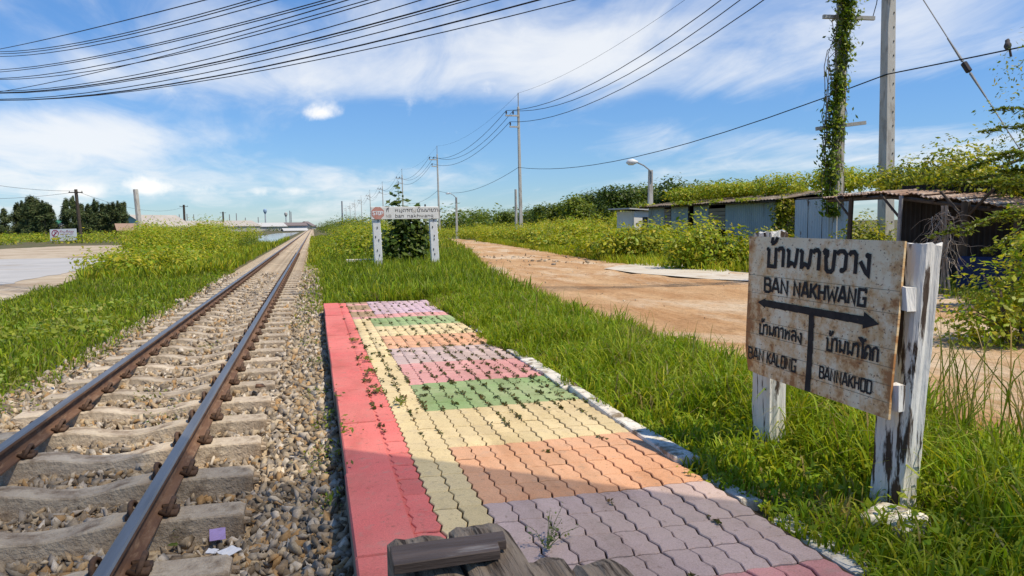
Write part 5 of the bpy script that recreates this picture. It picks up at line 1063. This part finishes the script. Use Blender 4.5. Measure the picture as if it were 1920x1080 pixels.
# weeds on ballast and in joints of the paving
lv = Leaves(); P_ = []
for (x, y, r, ci) in tile_pos:
    pr = np.interp(r, [-2, 6, 9, 12, 15, 20, 26, 34, 46], [.02, .05, .14, 1.1, 1.35, 1.0, .6, .45, .35])*(1.5 if ci in (0, 2) or ci > 6 else .9)
    if r > 46 or r < -2: continue
    for _ in range(3):
        if random.random() < pr*.42:
            a = random.choice((-1, 1)); s_ = random.uniform(-1, 1); k = random.randint(4, 14)
            bxp, byp = (x+a*TW/2, y+s_*TL/2) if random.random() < .6 else (x+s_*TW/2, y+a*TL/2)
            for _k in range(k): P_.append((bxp+random.gauss(0, .010), byp+random.gauss(0, .03), .004+random.random()*.012))
P_ = np.array(P_); lv.pts(P_, np.tile([0, 0, 1.0], (len(P_), 1)), .024, [(.085, .095, .02), (.11, .115, .03), (.13, .09, .03), (.06, .065, .02)], droop=0); tag(lv.build('joint_weeds', wr=.6), 'tiny weeds growing in the joints of the coloured paving', kind='stuff')
lv = Leaves(); P_ = []
for cxw, cyw, s_, k in ((.06, 4.7, .16, 120), (.05, 5.6, .12, 90), (.04, 3.9, .10, 50), (-.02, 6.6, .12, 60), (.0, 8.0, .16, 70), (.55, 5.2, .06, 40), (-.1, 9.6, .2, 80), (-.2, 11.5, .25, 160), (.42, 6.4, .05, 40), (.44, 5.6, .04, 40), (.45, 7.0, .05, 50), (.4, 8.2, .05, 40), (-1.2, 6.5, .18, 60), (-1.5, 7.2, .15, 50), (-1.3, 9.8, .2, 60), (-.7, 6.2, .03, 14), (-.72, 3.9, .02, 8), (-2.5, 5.8, .2, 120), (-2.6, 4.6, .2, 140), (-2.55, 7.0, .25, 160), (-2.6, 8.4, .3, 180), (-2.6, 10, .3, 160), (-2.6, 12, .4, 160), (-2.62, 14.5, .5, 160), (-.1, 13.4, .3, 120), (-.15, 15, .5, 160)):
    for _k in range(k):
        px_, py_ = cxw+random.gauss(0, s_*.5), cyw+random.gauss(0, s_); zb_ = .004 if (.12 < px_ < 1.85) else float(bz(px_, py_))
        P_.append((px_, py_, zb_+.02+random.random()*(.07 if zb_ < -.05 else .02)))
P_ = np.array(P_); lv.pts(P_, np.tile([0, 0, 1.0], (len(P_), 1)), .03, G_MID+[(.16, .17, .05)]); tag(lv.build('ballast_weeds', wr=.45), 'small weeds sprouting from the ballast and platform edge', kind='stuff')
# small airy weed growing in front of the bench
wp = gp(1025, 1030, 0); wd_ = thing('joint_weed', (wp.x, wp.y, 0), 'small airy weed growing from a paving joint in front of the bench', 'weed')
lv = Leaves(); mb = MB()
for k in range(11):
    a = random.uniform(0, 6.28); L_ = random.uniform(.07, .17); e = Vector((math.cos(a)*L_, math.sin(a)*L_*.8, random.uniform(.05, .14))); pts = [wp, wp+e*.5+Vector((0, 0, .02)), wp+e]; mb.tube(pts, [.0016, .0013, .0008], 4)
    q = np.array([wp+e*t_+Vector((random.gauss(0, .008), random.gauss(0, .008), .01)) for t_ in np.linspace(.25, 1, 12)]); lv.pts(q, np.tile([0, 0, 1.], (12, 1)), .013, [(.17, .22, .07), (.12, .17, .05)])
lv.build('foliage', wd_, wr=.6); mb.build('stem', 'stem_green', wd_)

# ------------------------------------------------------------------ scrub and trees
def scrub(name, blobs, L, cols, label, wr=.5, hollow=.55, cut=None):
    lv = Leaves()
    for c, r, n_ in blobs: lv.blob(c, r, n_, L, cols, hollow=hollow, cut=cut)
    return tag(lv.build(name, wr=wr), label, kind='stuff')
B = []
for k in range(95):
    y = 27+random.random()**1.2*62; x0, x1 = np.interp(y, [27, 34, 45, 60, 90], [-5.4, -5.0, -5, -5.5, -6.5]), np.interp(y, [27, 34, 45, 60, 90], [-9.5, -12.2, -14, -16, -24]); x = random.uniform(x1, x0); zt9 = random.uniform(.75, 1.0)*np.interp(y, [27, 36, 44, 70, 90], [.1, .9, 1.75, 1.85, 1.5])*(1.0 if x < -6.0 else .55)+random.uniform(0, .2); h = (zt9-gzs(x, y))/2*1.05
    if not clear(np.array([x]), np.array([y]))[0]: continue
    B.append(((x, y, gzs(x, y)+h*.9), (random.uniform(.8, 1.4), random.uniform(.8, 1.5), h), 800))
scrub('left_scrub', B, .14, G_YEL+G_BRIGHT, 'dense yellow-green scrub on the left between yard and track')
B = [((-4.9, 60+i*2.5, -.1), (.7, 1.2, .75), 420) for i in range(3)]; scrub('dark_scrub', B, .13, G_DARK+G_MID, 'dark green low bush beside the pond at the track')
B = []
for k in range(70):
    y = random.uniform(105, 165); x = -28-(y-105)*.5+random.uniform(-30, 14)*y/110; B.append(((x, y, gzs(x, y)+.4), (random.uniform(2, 3.5), random.uniform(1.5, 3), random.uniform(.7, 1.35)), 330))
scrub('yard_scrub', B, .30, G_BRIGHT+G_MID+G_YEL, 'green scrub behind the white billboard and along the yard')
B = []
for k in range(60): y = random.uniform(110, 300); x = random.uniform(-.16, -.06)*y-3; B.append(((x, y, -.5), (random.uniform(2, 4), random.uniform(2, 5), random.uniform(.3, .7)), 160))
scrub('far_field_scrub', B, .4, G_DRY+G_YEL+G_MID, 'low brownish scrub between the pond and the factories')
B = []
for k in range(34): y = random.uniform(27, 48); x = random.uniform(.9+.02*y, 3.0+.07*(y-27)); h = random.uniform(.65, 1.05)*np.interp(x, [1, 2.2], [.8, 1.15]); B.append(((x, y, gzs(x, y)+h*.5), (random.uniform(.7, 1.2), random.uniform(.8, 1.4), h), 620))
for k in range(50): y = random.uniform(48, 120); x = random.uniform(1.2+.01*y, 10); h = random.uniform(.9, 1.6); B.append(((x, y, gzs(x, y)+h*.5), (random.uniform(1, 2), random.uniform(1.2, 2.2), h), 380))
scrub('track_scrub', B, .11, G_YEL+G_BRIGHT+G_MID, 'rounded yellow-green scrub right of the track left of the halt board')
B = []
for k in range(26): y = 120+k*9+random.uniform(-4, 4); x = random.uniform(2.2, 11); h = random.uniform(1.2, 2.2); B.append(((x, y, .3), (2.2, 3, h), 330))
scrub('far_track_scrub', B, .3, G_DARK+G_MID, 'dark scrub lining the far end of the track')
B = []
for k in range(150):
    y = 24+random.random()**1.35*75; xr = float(ip(y, XR)); x = xr+.5+random.random()**1.3*(4 if y < 30 else 12); h = random.uniform(.6, .85)*np.interp(x-xr, [0, 2, 5, 12], [.8, 1.0, 1.2, 1.5])
    h = h*(.72 if (26 < y < 37 and x < 15.5) else 1); sh = Vector((x, y, 0))-A_; a_ = sh.dot(dS); d__ = sh.dot(nS)
    if -1.8 < a_ < LS+2 and d__ < .9: continue
    B.append(((x, y, gzs(x, y)+h*.85), (random.uniform(.7, 1.3), random.uniform(.8, 1.6), h), 700 if y < 50 else 420))
scrub('roadside_scrub', B, .15, G_YEL+G_YEL+G_BRIGHT, 'belt of yellow-green scrub along the right side of the dirt road')
# ground fringe grass below the scrub
n = 16000; y = rng.uniform(17, 60, n); x = ip(y, XR)+rng.uniform(-.25, 2.2, n); grass('fringe_grass', place(x, y), rng.uniform(.12, .45, n), rng.uniform(.007, .015, n), .6, jcol(G_YEL+G_BRIGHT, n), 'grass fringe along the right edge of the dirt road')
n = 15000; y = rng.uniform(4, 17, n); x = ip(y, [(4, 6.6), (6, 7.4), (9, 9.6), (12, 11.4), (17, 10.9)])+rng.uniform(0, 2.2, n)**1.0; grass('fringe_grass', place(x, y), rng.uniform(.06, .28, n), rng.uniform(.004, .009, n), .7, jcol(G_MID+G_BRIGHT+G_DRY, n), 'short grass in front of the rusty canopy shed')

def bush(name, c, blobs, L, cols, label, cat='bush', stems=4, wr=.55, hollow=.6, group=None):
    t = thing(name, c, label, cat, group); lv = Leaves(); c = Vector(c)
    for q, r, n_ in blobs: lv.blob(tuple(c+Vector(q)), r, n_, L, cols, hollow=hollow, cut=c.z)
    lv.build('foliage', t, wr=wr); mb = MB()
    for k in range(stems):
        q, r, _ = blobs[k % len(blobs)]; e = c+Vector(q)+Vector((random.uniform(-.4, .4)*r[0], random.uniform(-.4, .4)*r[1], random.uniform(0, .6)*r[2])); mb.tube([c+Vector((random.uniform(-.05, .05), 0, -.05)), c.lerp(e, .5)+Vector((random.uniform(-.1, .1), 0, .1)), e], [.03, .02, .008], 5)
    mb.build('stem', 'bark', t); return t
def gbase(px, py, z=-.08): p = gp(px, py, z); return Vector((p.x, p.y, gzs(p.x, p.y)))
bush('shrub', gbase(1228, 487), [((0, .5, .62), (1.1, .85, .8), 2100), ((-.6, .4, .45), (.85, .7, .6), 1000), ((.8, .6, .5), (.75, .65, .7), 1000)], .12, G_YEL+G_BRIGHT, 'rounded bright shrub at the edge of the concrete pad below the hut', stems=6)
bush('shrub', gbase(1345, 508), [((0, .5, .6), (1.0, .7, .75), 1700), ((.6, .3, .45), (.8, .5, .6), 1000), ((-.6, .7, .55), (.7, .5, .7), 900), ((.1, .2, .2), (.9, .3, .35), 500)], .12, G_YEL+G_BRIGHT, 'loose bright shrub between the concrete pad and the name board', stems=6)
bush('shrub', gbase(1435, 500), [((0, .6, .5), (.9, .7, .6), 1400), ((.8, .6, .5), (.8, .6, .6), 1200)], .10, G_YEL+G_MID, 'shrub in front of the tin shed just left of the name board', stems=5)
bush('seedling', gbase(1318, 468), [((0, 0, .95), (.22, .2, .45), 260)], .15, G_YEL, 'single upright yellow-green sapling in front of the shed opening', 'sapling', 2)
bush('shrub', gbase(1640, 500), [((-.2, .3, .75), (.75, .6, .75), 1500), ((.5, .3, .6), (.6, .5, .6), 900)], .10, G_MID+G_YEL, 'leafy shrub under the left end of the rusty canopy', stems=5)
bush('shrub', gbase(1545, 478), [((0, 0, .5), (.8, .6, .6), 1000), ((.8, 0, .4), (.6, .5, .5), 600)], .10, G_YEL+G_MID, 'shrub against the pale corrugated wall above the name board', stems=4)
bush('shrub', gbase(1905, 660), [((.1, .2, .45), (.55, .5, .55), 1500), ((.45, -.1, .75), (.5, .45, .55), 1500), ((-.3, .1, .25), (.4, .35, .3), 700), ((.7, .3, 1.0), (.45, .4, .5), 1100)], .055, G_YEL+G_BRIGHT, 'bright small-leaved shrub at the right edge of the picture', stems=7)
bush('creeper', Q(LS+.2, -.1, -.1), [((.1, 0, 1.0), (.42, .35, .95), 800), ((.2, 0, 1.8), (.55, .4, .45), 500), ((.6, .1, .6), (.5, .4, .6), 400)], .13, G_MID+G_YEL+[(.28, .22, .04)], 'creeper covering the right end of the tin shed', 'creeper', 5)
# creeper carpet over the shed roof
B = []
for k in range(26):
    a = random.uniform(-.3, LS+1.8); B.append((tuple(Q(a, random.uniform(.5, 3.2), 2.42+np.interp(a, [0, 5, 8], [.08, .25, .3]))), (random.uniform(.6, 1.0), random.uniform(.6, 1.0), random.uniform(.28, .52)), 620))
for k in range(8): B.append((tuple(Q(random.uniform(-.2, LS), -.28, ZT+.10)), (.5, .25, .10), 120))
scrub('roof_creeper', B, .11, G_YEL+G_BRIGHT, 'yellow-green creeper carpet over the roof of the tin shed')
B = []
for k in range(34):
    t_ = random.random(); p = (E1.lerp(E2, t_*2) if t_ < .3 else E2.lerp(E3, (t_-.3)/.7)); d_ = random.uniform(1.2, 4.2); B.append((tuple(p+Vector((d_, d_*.2, .12+d_*.065+random.uniform(0, .25)))), (random.uniform(.5, .9), random.uniform(.5, .9), random.uniform(.2, .42)), 560))
scrub('canopy_creeper', B, .085, G_YEL+G_MID, 'green creeper carpet over the rusty canopy roof')

# trees
def tree(name, c, h, blobs, L, cols, label, group=None, trunk_r=.12, cat='tree', m='leaf', wr=.5, hollow=.7):
    c = Vector(c); t = thing(name, c, label, cat, group); mb = MB(); mb.tube([c-Vector((0, 0, .1)), c+Vector((.05*h, 0, h*.35)), c+Vector((.02*h, .02*h, h*.8))], [trunk_r, trunk_r*.75, trunk_r*.3], 7); tr = mb.build('trunk', 'bark', t)
    mb = MB(); lv = Leaves()
    for q, r, n_ in blobs:
        q = Vector(q); mb.tube([c+Vector((.03*h, .01*h, min(q.z*.6, h*.5))), c+q*.8+Vector((0, 0, -.05*h)), c+q], [trunk_r*.5, trunk_r*.3, trunk_r*.1], 5); lv.blob(tuple(c+q), r, n_, L, cols, hollow=hollow)
    mb.build('limbs', 'bark', t); lv.build('crown', t, m=m, wr=wr); return t
def crown(h, w_, k, n_, rnd):
    r = random.Random(rnd); out = []
    for i in range(k):
        a = r.uniform(0, 6.28); d = r.uniform(.1, .75)*w_; z = r.uniform(.45, .92)*h; s_ = r.uniform(.35, .6)*w_*(1.15-.5*z/h); out.append(((d*math.cos(a)*(1.3-z/h*.7), d*math.sin(a), z), (s_, s_, s_*.75), n_))
    return out
labsT = ['dark green tree behind the street lamp and the hut', 'dark tree crown rising just right of the street lamp', 'tree crown behind the middle of the tin shed roof', 'tree crown behind the right end of the tin shed', 'rounded tree at the left end of the dark tree row', 'low tree between the bare post and the dark tree row', 'mid green tree behind the dirt road scrub', 'farther dark tree right of the nearest row pole', 'broad tree filling the row left of the street lamp', 'tall tree in the row behind the left half of the tin shed', 'mid green tree in the row behind the shed opening', 'bright tree in the row left of the overgrown telegraph pole', 'mid green tree in front of the left end of the dark row', 'low far tree left of the nearest row pole']
for i, (px, top, dep, hw, cols) in enumerate(((1165, 348, 58, 2.9, G_DARK), (1262, 340, 55, 2.7, G_DARK), (1345, 352, 52, 2.4, G_MID), (1430, 352, 44, 2.2, G_MID+G_YEL), (1120, 362, 66, 2.6, G_DARK), (1030, 388, 82, 2.6, G_MID+G_DARK), (1075, 382, 72, 2.2, G_DARK+G_MID), (1005, 396, 100, 3.0, G_DARK), (1205, 346, 60, 3.0, G_DARK+G_MID), (1305, 340, 57, 2.9, G_DARK+G_MID), (1390, 346, 52, 2.8, G_MID), (1480, 350, 46, 2.4, G_MID+G_YEL), (1090, 372, 62, 2.6, G_MID), (950, 398, 108, 3.2, G_MID+G_DARK))):
    p = at(px, top, dep); z0 = gzs(p.x, p.y); h = p.z-z0; tree('broad_tree', (p.x, p.y, z0), h, crown(h, hw, 13, 430, 100+i)+[((0, 0, h*.35), (hw*.9, hw*.8, h*.3), 700)], .24, cols, labsT[i], 'trees behind the tin shed')
B = []
for k in range(60): px = random.uniform(820, 1130); dep = random.uniform(95, 190); p = at(px, 420, dep); B.append(((p.x, p.y, .3), (random.uniform(2, 4), random.uniform(2, 3), random.uniform(1.2, 2.2)+dep*.012), 620))
for k in range(34): dep = random.uniform(200, 420); px = 700-(dep-200)*.32+random.uniform(-40, 60); p = at(px, 424, dep); B.append(((p.x, p.y, 1.2), (5, 5, random.uniform(2.0, 4.2)), 420))
scrub('distant_wood', B, .5, G_DARK+G_MID, 'far dark wood along the horizon behind the row of poles')
B = []
for k in range(16): px = random.uniform(330, 590); p = at(px, 424, random.uniform(290, 400)); B.append(((p.x, p.y, 0), (random.uniform(3, 6), 3, random.uniform(1.2, 2.4)), 130))
scrub('distant_hedge', B, .6, G_DARK, 'dark distant hedge in front of the skyline factories')
# casuarinas
def casu(rnd):
    r = random.Random(rnd); h = 8.0; lv = Leaves()
    for i in range(22):
        z = r.uniform(.12, .97)*h; w_ = (1.75 if z < .65*h else 1.75*(1-(z/h-.65)/.44))*r.uniform(.5, 1.0); a = r.uniform(0, 6.28); d = w_*.55
        lv.blob((d*math.cos(a), d*math.sin(a), z), (w_*.7, w_*.7, .95), 330, .42, [(.06, .085, .03), (.08, .105, .04), (.10, .125, .05)], hollow=.8)
    cm = lv.mesh('crown', wr=.3, m='needle'); mb = MB(); mb.tube([(0, 0, -.2), (.05, 0, 4), (0, .05, 7.4)], [.2, .13, .04], 6); mb.tube([(0, 0, 2), (.7, .1, 3.2)], [.06, .02], 5); mb.tube([(0, 0, 3.2), (-.6, .2, 4.4)], [.05, .02], 5)
    return cm, mb.mesh('trunk', 'bark')
CS = [casu(s) for s in (3, 4, 5)]
for i, (px, top, grp) in enumerate(((-40, 384, 0), (-18, 380, 0), (6, 388, 0), (30, 382, 0), (42, 380, 0), (56, 377, 0), (69, 380, 0), (81, 378, 0), (92, 383, 0), (124, 375, 1), (137, 378, 1), (150, 382, 1), (163, 380, 1), (178, 381, 1), (193, 383, 1), (208, 381, 1), (222, 382, 1), (232, 385, 1))):
    p = at(px, top, random.uniform(146, 160)); z0 = -.6; s_ = (p.z-z0)/8.0
    lab = 'dark feathery casuarina in the clump at the far left edge' if not grp else 'dark feathery casuarina in the clump right of the green roofed house'
    t = thing('casuarina_tree', (p.x, p.y, z0), lab, 'tree', 'left casuarina clump' if not grp else 'right casuarina clump'); wx_ = s_*random.uniform(.8, 1.4); t.scale = (wx_, wx_*random.uniform(.85, 1.15), s_*random.uniform(.9, 1.08)); t.rotation_euler.z = random.uniform(0, 6)
    link('crown', CS[i % 3][0], t); link('trunk', CS[i % 3][1], t)
# feathery tree at right edge, its branches reaching into view
ct = gbase(2030, 560); ct = Vector((12.2, 9.6, gzs(12.2, 9.6)))
ft = thing('feathery_tree', ct, 'feathery-leaved tree reaching in from the right edge above the canopy', 'tree')
mb = MB(); mb.tube([ct-Vector((0, 0, .1)), ct+Vector((.1, .1, 1.5)), ct+Vector((-.1, .1, 3.0)), ct+Vector((0, 0, 4.2))], [.12, .09, .06, .02], 7); mb.build('trunk', 'bark', ft)
lv = Leaves(); mb = MB()
def frond(a, b_, droop, n_):
    a, b_ = Vector(a), Vector(b_); pts = [a.lerp(b_, k/6)+Vector((0, 0, droop*math.sin(math.pi*k/6))) for k in range(7)]; mb.tube(pts, [.02-.0026*k for k in range(7)], 4)
    for k in range(int(n_*2.6)):
        t_ = random.uniform(.1, 1.02); q = a.lerp(b_, min(t_, 1))+Vector((0, 0, droop*math.sin(math.pi*min(t_, 1)))); s_ = .20*(1.15-t_*.7)
        m0 = 7; dv = Vector((random.gauss(0, 1), random.gauss(0, 1), random.gauss(-.15, .35))).normalized()*s_
        lv.pts(np.array([q+dv*(j/m0) for j in range(1, m0+1)]), np.tile([0, 0, 1.], (m0, 1)), .062, G_MID+[(.15, .2, .04)], droop=.5)
for (px, py, dep), (qx, qy, qd), dr, n_ in (((1990, 250, 12.2), (1842, 246, 12.4), .10, 34), ((1980, 215, 12), (1868, 205, 12), .06, 24), ((1990, 290, 12.2), (1800, 320, 12.6), .12, 44), ((2000, 330, 12.2), (1775, 345, 12.6), .10, 44), ((1985, 300, 11.6), (1860, 290, 11.8), .08, 34), ((1990, 350, 11.4), (1830, 345, 11.6), .10, 40), ((1990, 380, 11), (1800, 440, 10.8), .12, 36), ((1990, 410, 11), (1745, 445, 11.0), .16, 40), ((1995, 440, 10.6), (1850, 470, 10.4), .12, 36), ((1990, 400, 10.8), (1870, 400, 10.6), .08, 26), ((1990, 330, 11.8), (1880, 320, 11.8), .06, 40), ((1990, 360, 11.8), (1880, 350, 11.8), .06, 40)):
    frond(at(px, py, dep), at(qx, qy, qd), dr, n_)
for cq, rq in (((-.1, .2, 3.9), (1.0, 1.0, .6)), ((.5, -.6, 3.3), (1.0, .9, .6)), ((.3, .8, 3.0), (.9, .9, .6)), ((.9, .1, 4.3), (.9, .9, .5))): lv.blob(tuple(ct+Vector(cq)), rq, 900, .065, G_MID+G_YEL, hollow=.9)
lv.build('crown', ft, wr=.42); mb.build('limbs', 'bark', ft)
bush('shrub', Vector((14.2, 14.0, 2.0)), [((0, 0, .5), (.9, .8, .5), 900), ((-.6, -1.2, .45), (.8, .7, .4), 800), ((.4, -2.4, .6), (.8, .8, .6), 900), ((0, 1.3, .3), (.7, .6, .5), 700), ((.2, -3.6, .7), (.9, .8, .7), 1000)], .085, G_MID+G_YEL, 'tangled creeper crown standing above the canopy roof', 'creeper', 10)
lv = Leaves(); 
# dead vine hanging at the canopy post
dv0 = at(1790, 388, 12.8); dvt = thing('dead_vine', (dv0.x-.2, dv0.y, -.1), 'tangle of dry grey vine stems hanging in front of the dark shed', 'vine')
mb = MB()
for k in range(85):
    p = Vector((dv0.x-.24+random.gauss(0, .07), dv0.y+random.gauss(0, .10), random.uniform(.55, 1.45))); d_ = Vector((random.gauss(0, .35), random.gauss(0, .8), random.gauss(-.35, .5))).normalized(); pts = [p.copy()]
    for j in range(random.randint(4, 8)):
        d_ = (d_+Vector((random.gauss(0, .35), random.gauss(0, .35), random.gauss(-.22, .3)))).normalized(); p = p+d_*random.uniform(.06, .12)
        if p.z < -.04: break
        pts.append(p.copy())
    if len(pts) > 2: r0 = random.uniform(.004, .010); mb.tube(pts, [r0*(1-.75*j/len(pts)) for j in range(len(pts))], 4)
for k in range(5): mb.tube([(dv0.x-.2, dv0.y+random.gauss(0, .06), 1.5), (dv0.x-.22+random.gauss(0, .04), dv0.y+random.gauss(0, .06), .8), (dv0.x-.2, dv0.y+random.gauss(0, .1), -.08)], [.02, .016, .02], 5)
mb.build('stems', 'dead_twig', dvt)
# rubble in the road
n = 260; y = rng.uniform(8, 34, n); x = ip(y, XL)+rng.uniform(.02, .98, n)*(ip(y, XR)-ip(y, XL)); P_ = place(x, y, .052); stones('road_gravel', P_, rng.uniform(.01, .03, n), 'scattered small stones on the dirt road')
n = 46; y = rng.uniform(22, 30, n); x = 7.6+rng.normal(size=n)*.9; stones('road_rubble', place(x, y, .06), rng.uniform(.04, .11, n), 'pale rubble lumps on the far dirt road')
